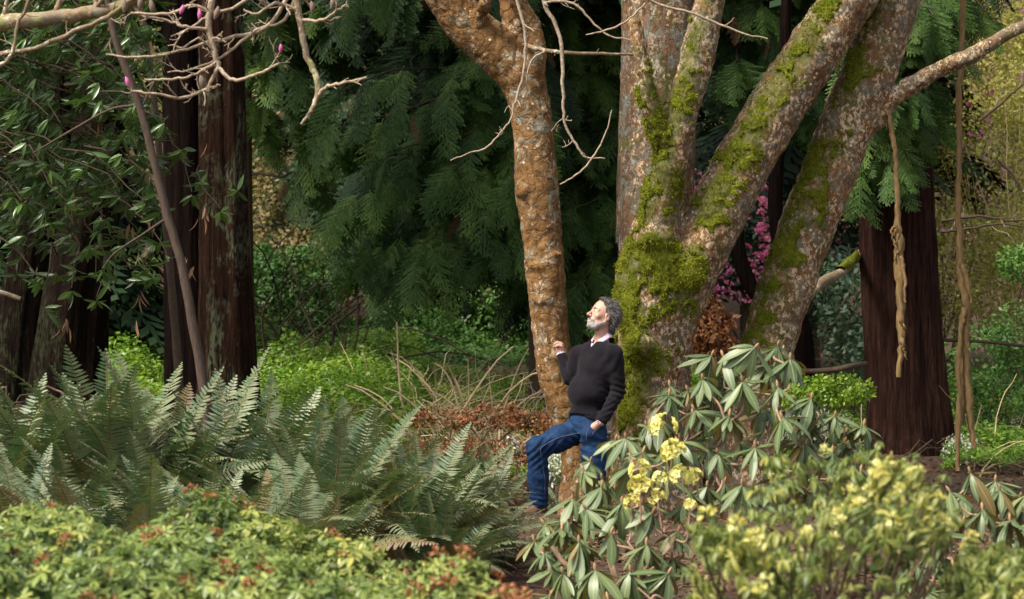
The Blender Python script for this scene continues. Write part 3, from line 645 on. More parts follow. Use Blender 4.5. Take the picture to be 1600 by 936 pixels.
B=Batch(); tube(B,*sm([(1312,422,22.72,15),(1326,412,23.05,15),(1338,399,23.5,13)],4),9,disp=lambda t,a:1+.25*np.sin(t*9+a*3)); B.build('moss',M['moss'],t,True)
t=thing('fallen_branch','bowed black branch low between rhododendron and right cedar trunk','branch',P(1300,578,20))
B=Batch(); tube(B,*sm([(1235,575,20,5),(1262,580,20,8),(1300,578,20,9),(1330,572,20,9),(1352,568,20.4,8)],5),8); B.build('limb',M['darktwig'],t,True)
t=thing('fallen_branch','long thin dark branch running level to the right photo edge','branch',P(1500,533,24))
B=Batch(); tube(B,*sm([(1465,531,24,7),(1520,533,24,6),(1570,537,24,6),(1640,545,24,5)],5),6); B.build('limb',M['darktwig'],t,True)
t=thing('fallen_branch','pale bare stub of branch crossing the left edge at mid height','branch',P(5,460,21))
B=Batch(); tube(B,*sm([(-30,452,21,8),(5,458,21,8),(32,467,21,7)],4),7); B.build('limb',M['twigbark'],t,True)
# hanging dead vines on the right
def vine(label,rows,strips,seed):
    t=thing('hanging_vine',label,'vine',P(*rows[0][:3]),'dead vines hanging at the right'); r=np.random.RandomState(seed)
    B=Batch(); pts,rr=sm(rows,8); pts=pts+r.randn(*pts.shape)*.004; tube(B,pts,rr,8,disp=lambda t,a:1+.25*np.sin(a*3+t*40)); B.build('stem',M['vine'],t,True)
    for s in strips:
        B=Batch(); pts,rr=sm(s,6); tube(B,pts+r.randn(*pts.shape)*.004,rr,5,disp=lambda t,a:1+.3*np.sin(a*2+t*20)); B.build('peeling_strand',M['vine'],t,True)
M['vine']=plain('dead_vine_bark',(.30,.20,.085),(.16,.10,.045),22,.85,.8,.01,stretch=(3,3,.5))
vine('peeling brown vine hanging in front of the right cedar trunk',[(1383,165,20,5),(1390,185,20,7),(1396,220,20,8),(1401,270,20,8),(1402,330,20,9),(1404,370,20,13),(1405,420,20,15),(1407,480,20,13),(1408,540,20,10),(1404,590,20,7)],
 [[(1400,352,19.95,5),(1393,360,19.95,4),(1397,375,19.95,4),(1402,395,19.95,5)],[(1408,400,19.95,7),(1413,430,19.95,6),(1414,475,19.95,3)],[(1403,365,19.97,5),(1400,400,19.97,3),(1397,408,19.97,2)],[(1407,500,19.97,6),(1415,515,19.97,3)],[(1409,530,19.97,9),(1412,545,19.97,5),(1416,562,19.97,2)]],1)
vine('long brown vine dangling nearest the right edge with peeling strands',[(1508,-60,20.5,9),(1503,60,20.5,9),(1499,160,20.5,9),(1498,260,20.5,8),(1497,330,20.5,9),(1502,420,20.5,12),(1509,480,20.5,14),(1508,540,20.5,10),(1512,600,20.5,12),(1516,650,20.5,11),(1522,700,20.5,7)],
 [[(1502,412,20.45,8),(1510,435,20.45,8),(1518,472,20.45,3)],[(1508,480,20.45,8),(1500,530,20.45,8),(1498,600,20.45,8),(1497,680,20.45,9),(1496,735,20.45,6)],[(1506,500,20.45,5),(1499,520,20.45,4),(1502,560,20.45,3)],[(1508,555,20.6,17),(1504,610,20.6,18),(1502,660,20.6,10)]],2)
print('trunks',time.time()-T0)
# ------------------------------------------------------------------ cedar foliage
SPR=[sprayproto(s) for s in (1,2,3,4,5,6)]
def limb_path(a,b,sag,k=7,seed=0):
    t=np.linspace(0,1,k)[:,None]; p=np.asarray(a)*(1-t)+np.asarray(b)*t; p[:,2]+= (sag*np.sin(np.pi*t[:,0])) ; r=np.random.RandomState(seed); p[1:-1]+=r.randn(k-2,3)*.03
    return p
def cedar_foliage(tree,trunkxy,tips,rs,per=12,size=(.36,.78),limit=290,mat='cedar',limbs=True,hang=.55,far='cedarshade',face=0.5):
    "tips: world end points of limbs; sprays hang along the outer part of every limb"
    pos=[];X=[];Z=[];sc=[]; nl=0
    for i,tip in enumerate(tips):
        base=np.array([trunkxy[0],trunkxy[1],tip[2]+.15+rs.rand()*.5]); p=limb_path(base,tip,.12+.2*rs.rand(),8,i)
        if limbs and i<60:
            B=Batch(); tube(B,p,np.linspace(.022,.005,8),5); B.build('limb',M['darktwig'],tree,True)
        out=unit(tip-base); 
        for j in range(per):
            t=.35+.65*(j+rs.rand()*.8)/per; q=p[int(t*6.99)]*(1-(t*6.99%1))+p[min(7,int(t*6.99)+1)]*(t*6.99%1)
            side=np.cross(out,[0,0,1]); s=(1 if j%2 else -1)
            d=out*(.35+.5*rs.rand())+side*s*(.15+.65*rs.rand())*(1 if t<.92 else .3)+np.array([0,0,-(hang+.5*rs.rand())])
            pos.append(q+rs.randn(3)*.03); X.append(unit(d)); n=np.array([0,-face,.55])+rs.randn(3)*.35; Z.append(n); sc.append(size[0]+(size[1]-size[0])*rs.rand())
    Ms=frames(np.array(pos),np.array(X),np.array(Z),np.array(sc)); dd=rs.rand(len(Ms))<.035
    Md=Ms[dd]; Ms=Ms[~dd]; scatter_parts(tree,'dead_spray',SPR[:3],M['deadleaf'],frames(Md[:,:3,3]+[0,-.1,-.1],np.array([0,0,-1])+rs.randn(len(Md),3)*.2,rs.randn(len(Md),3),.22+.12*rs.rand(len(Md))),smooth=False)
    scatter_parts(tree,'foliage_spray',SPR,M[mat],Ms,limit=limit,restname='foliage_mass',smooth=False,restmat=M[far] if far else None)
def tips_px(rs,regions):
    out=[]
    for (x0,x1,y0,y1,d0,d1,n) in regions:
        for _ in range(n): out.append(P(x0+(x1-x0)*rs.rand(),y0+(y1-y0)*rs.rand(),d0+(d1-d0)*rs.rand()))
    return out
def backtrunk(label,px,D,w0,w1,mat='darktwig',name='cedar_tree'):
    zb=gz(P(px,0,D)[0],D); pyb=CY-(zb-CZ)/D*FPX
    return ft(name,label,[(px,pyb+6,D,w0),(px+3,600,D,w0*.85),(px-2,300,D,w0*.75),(px,0,D,w0*.6),(px+4,-500,D,w0*.45),(px+6,-1100,D,w1)],M['darktwig'],n=28)
rs=np.random.RandomState(11)
c1=backtrunk('dark green cedar with drooping fans filling the gap left of the cinnamon trunk',846,28,50,16)
cedar_foliage(c1,P(846,0,28)[:2],tips_px(rs,[(520,800,-60,120,25.4,27,22),(480,860,100,260,25.2,27,26),(520,800,250,400,25,27,22),(560,760,380,440,25.3,26.6,8)]),rs,per=13)
c2=backtrunk('dark cedar behind the cinnamon trunk and the mossy tree',1020,29,50,16)
cedar_foliage(c2,P(1020,0,29)[:2],tips_px(rs,[(840,985,-60,150,27,28.5,14),(850,980,150,400,27,28.5,18),(790,980,350,470,27,28.5,10)]),rs,per=12)
c3=backtrunk('cedar with long hanging fans at the top, just right of the dark conifer trunks',385,29,30,12)
cedar_foliage(c3,P(385,0,29)[:2],tips_px(rs,[(380,560,-60,60,26.5,28.5,16),(400,540,50,130,27,28.5,6),(400,620,200,330,28,29,5)]),rs,per=12)
c4=backtrunk('cedar seen through the fork between the mossy stems and the leaning trunk',1175,28,46,14)
cedar_foliage(c4,P(1175,0,28)[:2],tips_px(rs,[(1080,1290,-60,120,26.4,27.8,14),(1120,1260,110,170,26.4,27.8,5),(1210,1330,90,200,26.5,27.8,6)]),rs,per=11,size=(.4,.62))
# foliage of the cedar whose trunk stands at the right: hangs in front of its upper trunk
cedar_foliage(cedR,P(1400,0,24)[:2],tips_px(rs,[(1340,1490,-40,60,22.6,23.4,10),(1330,1470,60,180,22.8,23.5,10),(1320,1450,170,270,22.9,23.5,9),(1440,1580,-60,130,22.6,24,10),(1320,1400,260,300,23,23.4,3)]),rs,per=10,size=(.34,.56))
# darker trees behind, and the cedars' own upper crowns above the picture (they shade the wood)
def crown(tree,cx,cy,z0,z1,rad0,n,rs,size=(.8,1.3)):
    a=rs.rand(n)*6.28; z=z0+(z1-z0)*rs.rand(n)**1.3; r=rad0*(1-.8*(z-z0)/(z1-z0))*np.sqrt(rs.rand(n))
    pos=np.stack([cx+np.cos(a)*r,cy+np.sin(a)*r,z],-1); X=np.stack([np.cos(a),np.sin(a),-.6+0*a],-1); Z=np.stack([np.cos(a)*.5,np.sin(a)*.5,1+0*a],-1)+rs.randn(n,3)*.25
    B=Batch(); Ms=frames(pos,X,Z,size[0]+(size[1]-size[0])*rs.rand(n))
    for k,p in enumerate(LOW): B.many(p,Ms[k::len(LOW)])
    B.build('crown',M['cedarshade'],tree,kind='stuff')
def lowspray(seed):
    r=np.random.RandomState(seed); V=[];F=[]
    for i in range(9):
        t=.1+.1*i; s=1 if i%2 else -1; l=.45*(1-t)+.12; a=rad(50); d=np.array([math.cos(a),s*math.sin(a),-.15]); p=np.array([t,0,-.2*t*t]); q=np.array([-d[1],d[0],0])*.07
        k=len(V); V+=[p,p+d*l*.5-q,p+d*l,p+d*l*.5+q]; F.append((k,k+1,k+2,k+3))
    k=len(V); V+=[np.array([0,0,0.]),np.array([.6,-.05,-.06]),np.array([1,0,-.2]),np.array([.6,.05,-.06])]; F.append((k,k+1,k+2,k+3))
    return np.array(V),np.array(F),np.zeros((len(V),2))
LOW=[lowspray(i) for i in range(3)]
for tr,px,D in ((c1,846,28),(c2,1020,29),(c3,385,29),(c4,1175,28)):
    p=P(px,0,D); crown(tr,p[0],D,5.4,10,1.8,260,rs)
for tr,px,D,r_ in ((cedL,350,22,2.2),(cedL2,300,22.5,2.2),(cedL3,160,23,2.5)):
    p=P(px,0,D); crown(tr,p[0],D,7.4,11,r_*.75,300,rs)
for (lab,px,D,z0,z1,r_,n) in (('deep-shade conifer far behind the drooping cedar fans',640,40,2.2,9,3.2,3000),
      ('deep-shade conifer farthest behind the cinnamon trunk',850,40,2.2,9,2.8,3000),('deep-shade conifer behind the mossy stems',1010,38,2.0,9,2.2,1800),('deep-shade conifer behind the leaning lichened trunk',1260,33,3.2,9,2.3,1500),
      ('deep-shade conifer behind the far left trunks',40,31,.8,9,2.2,2600)):
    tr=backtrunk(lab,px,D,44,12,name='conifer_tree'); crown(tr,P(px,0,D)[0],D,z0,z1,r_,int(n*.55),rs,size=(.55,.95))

# ------------------------------------------------------------------ evergreen with lance leaves, upper left
LANCE=[leafproto(1,.20,5,.5,.15,.42),leafproto(1,.17,5,.8,.2,.45),leafproto(1,.23,5,.35,.1,.4)]
wl=[whorl(7,.75,1,seed=s,Wjit=.18) for s in (1,2,3)]
def leafy_branches(tree,tips,rs,L=.135,per=7,limit=290,mat='lance',mode=0):
    As=[];
    for i,(a,b) in enumerate(tips):
        p=limb_path(a,b,.10,7,i+50)
        B=Batch(); tube(B,p,np.linspace(.010,.0035,7),5); B.build('branch',M['darktwig'],tree,True)
        for j in range(per):
            t=.3+.7*(j+.5)/per if j<per-1 else 1.0; u=t*5.999; q=p[int(u)]*(1-u%1)+p[int(u)+1]*(u%1)
            off=rs.randn(3)*.09 if t<1 else np.zeros(3); off[2]-=.03
            ax=unit(unit(b-a)*.7+rs.randn(3)*.45+np.array([0,-.25,.1])); up=rs.randn(3)
            Mx=frames((q+off)[None],up[None],ax[None],1.0)[0]; Mx=np.eye(4); Zv=ax; Xv=unit(np.cross(Zv,rs.randn(3))); Yv=np.cross(Zv,Xv)
            Mx[:3,0]=Xv*L;Mx[:3,1]=Yv*L;Mx[:3,2]=Zv*L;Mx[:3,3]=q+off; As.append((i*3+j,Mx))
    Ms=np.concatenate([compose(np.array([m for k,m in As if k%3==w]),wl[w]) for w in range(3)])
    # leaves hang: pull direction downward
    X=Ms[:,:3,0]; s=np.linalg.norm(X,axis=1); Xd=unit(X/s[:,None]+np.array([0,0,-.85])); Ms=frames(Ms[:,:3,3],Xd,Ms[:,:3,2]/s[:,None]+rs.randn(len(Ms),3)*.3,s)
    scatter_parts(tree,'leaf',LANCE,M[mat],Ms,limit=limit,restname='leaf_mass')
t=thing('evergreen_tree','glossy lance-leaved evergreen hanging over the upper left corner','tree',P(-160,720,18.6))
B=Batch(); tube(B,*sm([(-160,900,18.6,60),(-140,500,18.6,50),(-110,100,18.6,44),(-60,-300,18.6,36)]),14); B.build('trunk',M['darktwig'],t,True)
tips=[]
for (x0,x1,y0,y1,n) in ((-40,110,-40,400,90),(60,260,-40,320,85),(20,230,250,440,26),(180,260,40,330,14)):
    for _ in range(n):
        x=x0+(x1-x0)*rs.rand(); y=y0+(y1-y0)*rs.rand(); b=P(x,y,17.6+2.2*rs.rand()); a=b+np.array([-.5-.5*rs.rand(),.3*rs.rand(),.25+.3*rs.rand()]); tips.append((a,b))
leafy_branches(t,tips,rs,per=6)
B=Batch(); n=3600; d_=rdir(n,rs); p_=np.array([-6.7,19.2,5.6])+d_*np.array([2.7,2.2,2.0])*rs.rand(n,1)**.4; B.many(LANCE[0],frames(p_,d_+[0,0,-.6],rs.randn(n,3)+[0,0,1],.17)); B.build('crown',M['lance'],t,kind='stuff')  # unseen crown mass added above the view to shade the left trunks
t=thing('evergreen_branch','leafy sprays of lance leaves dangling in front of the left conifer trunks','branch',P(170,330,18.2))
tips=[(P(*a),P(*b)) for a,b in (((180,300,18.4),(262,400,18.1)),((150,330,18.4),(205,420,18.1)),((120,350,18.4),(112,450,18.0)),((90,380,18.4),(70,475,18.0)),((200,360,18.4),(238,430,18.1)),((150,380,18.4),(150,465,18.1)),
   ((260,200,18.4),(300,300,18.2)),((300,270,18.4),(345,325,18.2)),((230,190,18.3),(222,235,18.2)),((110,300,18.4),(165,400,18.1)),((225,190,18.2),(190,205,18.1)))]
leafy_branches(t,tips,rs,per=5)
dead=[]
for (x,y) in ((118,305),(105,330),(172,35),(215,395),(232,385),(205,350),(240,350),(313,340),(318,320),(303,420),(290,400),(104,500),(98,515),(205,505),(215,455),(155,195),(175,60),(235,260),(245,245),(320,225),(148,150),(216,460),(108,505)):
    for k in range(2): dead.append(P(x+rs.randn()*3,y+rs.randn()*4,18.0))
dead=np.array(dead); scatter_parts(t,'dead_leaf',LANCE,M['deadleaf'],frames(dead,np.array([0,0,-1])+rs.randn(len(dead),3)*.22,rs.randn(len(dead),3),.10+.04*rs.rand(len(dead))),limit=60)
print('foliage',time.time()-T0)

# ------------------------------------------------------------------ background growth (leaf-sized faces in volume)
def blobpos(rs,n,c,r,shell=.35):
    d=rdir(n,rs); q=(1-shell*rs.rand(n)**1.5)[:,None]; return np.asarray(c)+d*np.asarray(r)*q, d
QL=(np.array([(0,0,0),(.5,-.26,.03),(1,0,-.05),(.5,.26,.03)]),np.array([[0,1,2,3]]),np.array([(0,0),(1,.5),(0,1),(1,.5)]))
def foliage(B,rs,n,c,r,L,shell=.5,clump=.25,flat=.6):
    p,d=blobpos(rs,n,c,r,shell)
    keep=fbm(p,2.2/ max(.3,min(r)),2)+rs.randn(n)*.25>-clump; p=p[keep];d=d[keep]; n=len(p)
    Z=d*.6+np.array([0,-.2,flat])+rs.randn(n,3)*.5
    B.many(QL,frames(p,rs.randn(n,3)+np.array([0,0,-.2]),Z,L*(.6+.7*rs.rand(n))))
def shrub(name,label,mat,blobs,L,n,stems=8,smat='darktwig',cat='shrub',group=None,base=None,seed=0,shell=.5,clump=.25):
    rs=np.random.RandomState(seed+100); blobs=[(P(x,y,D),(rx*D/FPX,rd,rz*D/FPX)) for x,y,D,rx,rz,rd in blobs]
    c0=np.mean([b[0] for b in blobs],axis=0); g=gz(c0[0],c0[1]); t=thing(name,label,cat,(c0[0],c0[1],g),group)
    for k in range(stems):
        b=blobs[rs.randint(len(blobs))]; e=b[0]+rdir(1,rs)[0]*np.array(b[1])*.8; s=np.array([c0[0]+rs.randn()*.15,c0[1]+rs.randn()*.1,g-.05])
        B=Batch(); tube(B,limb_path(s,e,.05+.15*rs.rand(),7,k),np.linspace(.014,.004,7),5); B.build('stem',M[smat],t,True)
    vol=sum(b[1][0]*b[1][2] for b in blobs); B=Batch()
    for c,r in blobs: foliage(B,rs,int(n*r[0]*r[2]/vol),c,r,L,shell,clump)
    B.build('foliage',M[mat],t,kind='stuff'); return t
# lit ground cover on the rise behind the ferns
def carpet(name,label,mat,x0,x1,d0,d1,h,L,n,seed,poly=None,up=.8):
    rs=np.random.RandomState(seed); D=d0+(d1-d0)*rs.rand(n)**1.0; px=x0+(x1-x0)*rs.rand(n); x=(px-CX)/FPX*D
    p=np.stack([x,D,gz(x,D)],-1); hh=h*(.55+.45*fbm(p,1.1,2)); ed=np.minimum(1,np.minimum(px-x0,x1-px)/40+.25); p[:,2]+=np.maximum(hh,0.03)*ed*(.55+.45*rs.rand(n))
    if poly is not None: k=poly(px,D); p=p[k]
    n=len(p); B=Batch(); B.many(QL,frames(p,rs.randn(n,3)*np.array([1,1,.4]),np.array([0,-.35,up])+rs.randn(n,3)*.4,L*(.6+.8*rs.rand(n))))
    o=B.build(name,M[mat]); tag(o,label,None,None,'stuff'); return o
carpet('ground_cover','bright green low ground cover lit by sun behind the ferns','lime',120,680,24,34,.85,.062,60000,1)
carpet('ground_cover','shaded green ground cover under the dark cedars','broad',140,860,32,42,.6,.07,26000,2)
carpet('ground_cover','sparse green sprouts among dry stalks left of the cinnamon trunk','lime',560,880,22.5,32,.38,.052,22000,3)
carpet('ground_cover','fresh green growth at the foot of the slope at far right','lime',1475,1700,22,30,.55,.045,24000,4)
carpet('ground_cover','low green plants between the leaning trunk and the right cedar','lime',1060,1360,23,32,.35,.05,9000,5)
shrub('broadleaf_shrub','dark glossy broadleaf shrub rising behind the bright ground cover','broad',[(430,490,35,70,70,.7),(500,520,34.5,60,50,.6),(560,545,34,55,40,.6),(405,430,35.5,45,50,.6),(470,440,35,70,55,.5)],.085,20000,seed=1)
shrub('broadleaf_shrub','dull green shrub between the far left trunks and the dark conifer pair','broad',[(200,470,34,60,60,.6),(240,520,33.5,55,40,.6),(190,410,35,60,60,.6)],.08,11000,seed=2)
shrub('broadleaf_shrub','sunlit olive-brown shrub in the gap just right of the dark conifer trunks','woodpatch',[(430,330,38,70,90,1),(500,300,39,80,80,1),(400,250,38,50,60,.8),(560,420,38,80,60,1),(480,400,37,60,50,.8)],.085,15000,seed=3,smat='darktwig',clump=-.05)
shrub('broadleaf_shrub','green shrub beneath the drooping cedar fans left of the cinnamon trunk','broad',[(640,515,35,70,65,.7),(740,500,36,80,70,.7),(830,480,36,60,80,.7),(930,440,36,60,90,.7)],.08,17000,seed=4,clump=.05)
# pink rhododendron far behind, with rusty shrub in front of it
pinkblob=[(1090,330,27.5,50,60,.6),(1140,400,28,60,60,.6),(1180,350,28,50,70,.6),(1190,440,28,50,50,.6),(1300,350,33,60,80,.6),(1250,470,32,60,60,.6)]
tp=shrub('pink_rhododendron','tall rhododendron covered in pink blossom behind the mossy stems','bluegreen',pinkblob,.09,15000,seed=5)
r5=np.random.RandomState(55); Bt=Batch(); cl=[]
TR=[]
for k in range(30): 
    d=rdir(1,r5)[0]; d=d/np.linalg.norm(d); TR.append(frames((d*.055)[None],rdir(1,r5),(d+.2)[None],.05)[0])
TR=np.array(TR)
def truss_proto(n=26,r=.06,L=.05,seed=0,Wd=.8):
    r_=np.random.RandomState(seed); B=Batch(); d=rdir(n,r_); d[:,2]=np.abs(d[:,2])*.9-.15; d=unit(d); pr=leafproto(1,Wd,4,.8,.25,.6)
    B.many(pr,frames(d*r*.45,unit(d+r_.randn(n,3)*.3),r_.randn(n,3),L*(.8+.4*r_.rand(n)))); return B.get()
PT=[truss_proto(14,.05,.05,s) for s in (1,2)]
pos=[]
for (x0,x1,y0,y1,D,n) in ((1055,1112,270,355,26.9,46),(1110,1200,310,470,27.1,80),(1185,1205,290,420,27.2,30),(1150,1230,440,480,27,16),(1278,1320,350,420,32,12),(1290,1320,395,580,31,12)):
    for _ in range(n): pos.append(P(x0+(x1-x0)*r5.rand(),y0+(y1-y0)*r5.rand(),D+r5.randn()*.3))
pos=np.array(pos); keep_=r5.rand(len(pos))<.95; pos=pos[keep_]; scatter_parts(tp,'flower_cluster',PT,M['pink'],frames(pos,rdir(len(pos),r5)*[1,1,.3],np.array([[0,-.3,1]])+r5.randn(len(pos),3)*.2,0.55+.4*r5.rand(len(pos))),limit=290)
shrub('rusty_shrub','rust-red leafed low shrub between mossy tree and leaning trunk','rust',[(1110,520,23.5,45,45,.3),(1150,555,23.5,40,30,.3),(1095,490,23.6,30,40,.25)],.06,4200,seed=6,smat='darktwig',clump=.1)
shrub('blue_green_shrub','soft blue-green leafed shrub between the leaning trunk and the right cedar','bluegreen',[(1315,470,27,45,70,.5),(1330,540,27,40,50,.5),(1300,420,28,40,40,.5)],.085,4200,seed=7,clump=-.0)
shrub('yellow_green_shrub','small yellow-green leafy shrub at the foot of the leaning trunk','lime',[(1300,610,22.5,70,26,.3),(1080,600,21.5,22,30,.2),(1240,620,22.5,40,20,.3)],.05,3500,seed=8,stems=4)
# thicket at right
tthick=shrub('thicket_bush','tall tangle of yellow-green budding twigs filling the upper right','thicket',[(1560,250,32,120,160,1.4),(1500,420,31,90,110,1.0),(1620,430,31,110,120,1.2),(1540,80,33,110,120,1.2),(1640,120,33,90,160,1.2),(1700,300,32,90,200,1.2)],.065,46000,stems=34,smat='straw',seed=9,clump=-.05)
shrub('thicket_bush','brown dry-leaved growth behind the yellow-green tangle at right','thicketbrown',[(1560,300,36,160,260,1.2),(1500,120,36,120,160,1.2),(1300,560,30,90,50,.6)],.07,16000,stems=26,smat='darktwig',seed=10,clump=.05)
shrub('evergreen_bush','glossy green bush low at the right edge beyond the vines','broad',[(1540,560,26,70,60,.5),(1600,520,26,60,60,.5),(1590,640,24.5,80,60,.5),(1520,650,24.5,40,60,.4)],.055,9000,seed=11,clump=0)
shrub('evergreen_bush','small glossy bush at the right edge at mid height','broad',[(1590,410,27,34,32,.3)],.055,1100,seed=12,stems=5)
rb=np.random.RandomState(91); pos=np.array([P(x+rb.randn()*3,y+rb.randn()*3,28.5) for x,y in ((1545,183),(1548,190),(1597,128),(1600,112),(1515,206),(1540,214),(1521,108),(1530,70),(1555,60),(1568,268),(1480,355),(1590,20),(1548,140),(1510,160),(1575,40),(1512,75),(1495,95))])
scatter_parts(tthick,'pink_blossom',[truss_proto(9,.03,.03,5,.7)],M['pink'],frames(pos,rdir(len(pos),rb),rdir(len(pos),rb),1.0+.5*rb.rand(len(pos))))
# green wall of far wood
rsw=np.random.RandomState(77)
def woodwall(label,mat,n,y0,y1,x0,x1,z1,L,seed,clump):
    rs=np.random.RandomState(seed); D=y0+(y1-y0)*rs.rand(n); x=(x0+(x1-x0)*rs.rand(n)-CX)/FPX*D; g=gz(x,D); p=np.stack([x,D,g+rs.rand(n)*z1],-1)
    k=fbm(p,.5,3)>clump; p=p[k]; n=len(p); B=Batch(); B.many(QL,frames(p,rs.randn(n,3),np.array([0,-.6,.6])+rs.randn(n,3)*.5,L*(.6+.8*rs.rand(n))))
    tag(B.build('woodland',M[mat]),label,None,None,'stuff')
woodwall('dense far wood on the rising hillside','woodleaf',80000,44,62,-700,2300,8,.20,1,-.25)
woodwall('scattered paler leaves in the far wood','thicket',30000,41,50,-300,1900,6,.09,2,-.05)
# dry stalks
def stalks(name,label,mat,n,region,h,seed,lean=.5,rad_=.006,cat='shrub',kink=.10):
    rs=np.random.RandomState(seed); x0,x1,d0,d1=region; D=(d0+d1)/2; X=((x0+x1)/2-CX)/FPX*D; t=thing(name,label,cat,(X,D,gz(X,D)))
    for k in range(n):
        D=d0+(d1-d0)*rs.rand(); x=(x0+(x1-x0)*rs.rand()-CX)/FPX*D; b=np.array([x,D,gz(x,D)-.03]); hh=h*(.45+.75*rs.rand()); a=rs.randn()*lean
        rows=[b]; d=np.array([a*.5,rs.randn()*.2,1.0]); m=7
        for j in range(m): d=unit(d+np.array([a*.28,rs.randn()*.08,-.24*abs(a)-.05])+rs.randn(3)*kink); rows.append(rows[-1]+d*hh/m)
        B=Batch(); tube(B,np.array(rows),np.linspace(rad_,rad_*.45,m+1)*(.7+.7*rs.rand()),5); B.build('stalk',M[mat],t,True)
    return t
stalks('dry_bramble','tangle of arching straw-coloured bare stalks left of the cinnamon trunk','straw',295,(600,890,22.8,27.5),1.05,1,lean=1.0,rad_=.0068,kink=.22)
stalks('dry_bramble','taller clump of pale bare stems under the drooping cedar','straw',60,(620,780,23.5,26),1.25,2,lean=.6,rad_=.013,kink=.07)
stalks('dry_bramble','low dense mat of bleached broken stems just above the rusty plants','straw',240,(640,870,22.9,24.5),.62,9,lean=1.3,rad_=.0065,kink=.26)
stalks('dry_stalks_clump','thin dry stalks behind the rhododendron, left of the right cedar trunk','straw',26,(1090,1350,21,25),.75,3,lean=.7,rad_=.006)
stalks('dry_stalks_clump','thin pale stalks among the green plants at the right edge','straw',40,(1500,1640,22,26),.9,4,lean=.8,rad_=.005)
stalks('bare_understory','dark leafless twigs under the left cedars','darktwig',60,(380,560,30,35),3.0,5,lean=.5,rad_=.014,kink=.16)
shrub('rusty_ground_plant','orange-brown dead foliage along the path left of the cinnamon trunk','rust',[(690,655,22.6,60,20,.3),(770,650,22.4,60,22,.3),(830,660,22.2,40,20,.3),(700,700,21.8,70,18,.4),(790,705,21.4,60,20,.4)],.040,9000,seed=13,stems=14,clump=-.12)
stalks('rusty_plant','thin rust-brown upright stems in front of the pale path edge','rachis',110,(650,880,21.8,23.5),.30,6,lean=.3,rad_=.004)
shrub('variegated_shrub','small shrub with white-edged leaves seen between the legs of the man','variegated',[(878,728,20.6,34,34,.2),(800,700,21.5,24,14,.15)],.045,1500,seed=14,stems=5,clump=.2)
shrub('variegated_shrub','white-edged foliage low between the right cedar and the rhododendron','variegated',[(1260,665,21.5,80,26,.3),(1500,700,22.5,30,26,.2)],.04,1600,seed=15,stems=5,clump=.0)
# path with pale stone edging
def strip(name,mat,x0,x1,d0,d1,lift,kind='structure'):
    n=40; V=[]
    for i in range(n+1):
        px=x0+(x1-x0)*i/n
        for D in np.linspace(d0,d1,5): x=(px-CX)/FPX*D; V.append((x,D,gz(x,D)+lift))
    F=[(i*5+j,(i+1)*5+j,(i+1)*5+j+1,i*5+j+1) for i in range(n) for j in range(4)]
    return part(name,np.array(V),np.array(F),M[mat],None,True,kind=kind)
strip('path','pathm',-200,1900,25.9,27.3,.012)
t=thing('stone_edging','row of pale edging stones along the path behind the rusty plants','edging',tuple(P(760,662,25.8)*[1,1,0]+[0,0,gz(P(760,0,25.8)[0],25.8)]))
r6=np.random.RandomState(6); x=-1.4
while x<.75:
    w=.10+.12*r6.rand(); c=np.array([x+w/2,25.78+.02*r6.randn(),gz(x,25.8)+.03]); h=.075+.03*r6.rand()
    V=[];
    for k in range(3):
        z=(-.5,.35,.5)[k]*h*2; s=(1,.95,.7)[k]
        for a in range(8): an=a/8*6.283+.4; V.append(c+np.array([math.cos(an)*w*.52*s,math.sin(an)*.07*s,z])+r6.randn(3)*.006)
    F=[(k*8+a,k*8+(a+1)%8,k*8+8+(a+1)%8,k*8+8+a) for k in range(2) for a in range(8)]+[tuple(range(16,24))]
    part('stone',np.array(V),F,M['stone'],t); x+=w+.01
# bark mulch chips
rsm=np.random.RandomState(8); n=26000; D=12.5+11*rsm.rand(n); x=(rsm.rand(n)*1800-100-CX)/FPX*D; p=np.stack([x,D,gz(x,D)+.008+.012*rsm.rand(n)],-1)
B=Batch(); CHP=(np.array([(0,-.17,0),(0,.17,0),(1,.2,.04),(1,-.14,.04)]),np.array([[0,1,2,3]]),np.zeros((4,2)))
B.many(CHP,frames(p,rsm.randn(n,3)*[1,1,.15],np.array([0,0,1])+rsm.randn(n,3)*.3,.02+.05*rsm.rand(n)**2)); tag(B.build('bark_mulch',M['chip']),'reddish-brown bark chips scattered over the forest floor',None,None,'stuff')
print('background',time.time()-T0)
# ------------------------------------------------------------------ sword ferns: every frond is a part
FR=[]
for s,(ar,dr) in enumerate(((.45,.10),(.7,.12),(1.0,.15),(1.35,.18),(.3,.08),(1.7,.2))):
    FR.append(frondproto(s+1,ar,1.0,56,dr,.135))
FM={k:[(mesh('frond',f[0][0],f[0][1],M[k],True,uv=f[0][2])) for f in FR] for k in ('fern','fernold')}
for k in FM:      # the midrib joins the frond's own mesh, with its own material
    for me,f in zip(FM[k],FR): pass
def frondmesh(k,f,mt):
    (V,F,U),(V2,F2,U2)=f; B=Batch(); B.add(V,F,U); B.add(V2,F2,U2); V3,F3,U3=B.get(); me=mesh('frond',V3,F3,M[mt],True,uv=U3)
    me.materials.append(M['rachis']); mi=np.zeros(len(F3),np.int32); mi[len(F):]=1; me.polygons.foreach_set('material_index',mi); return me
FM={k:[frondmesh(i,f,k) for i,f in enumerate(FR)] for k in ('fern','fernold','ferndead')}
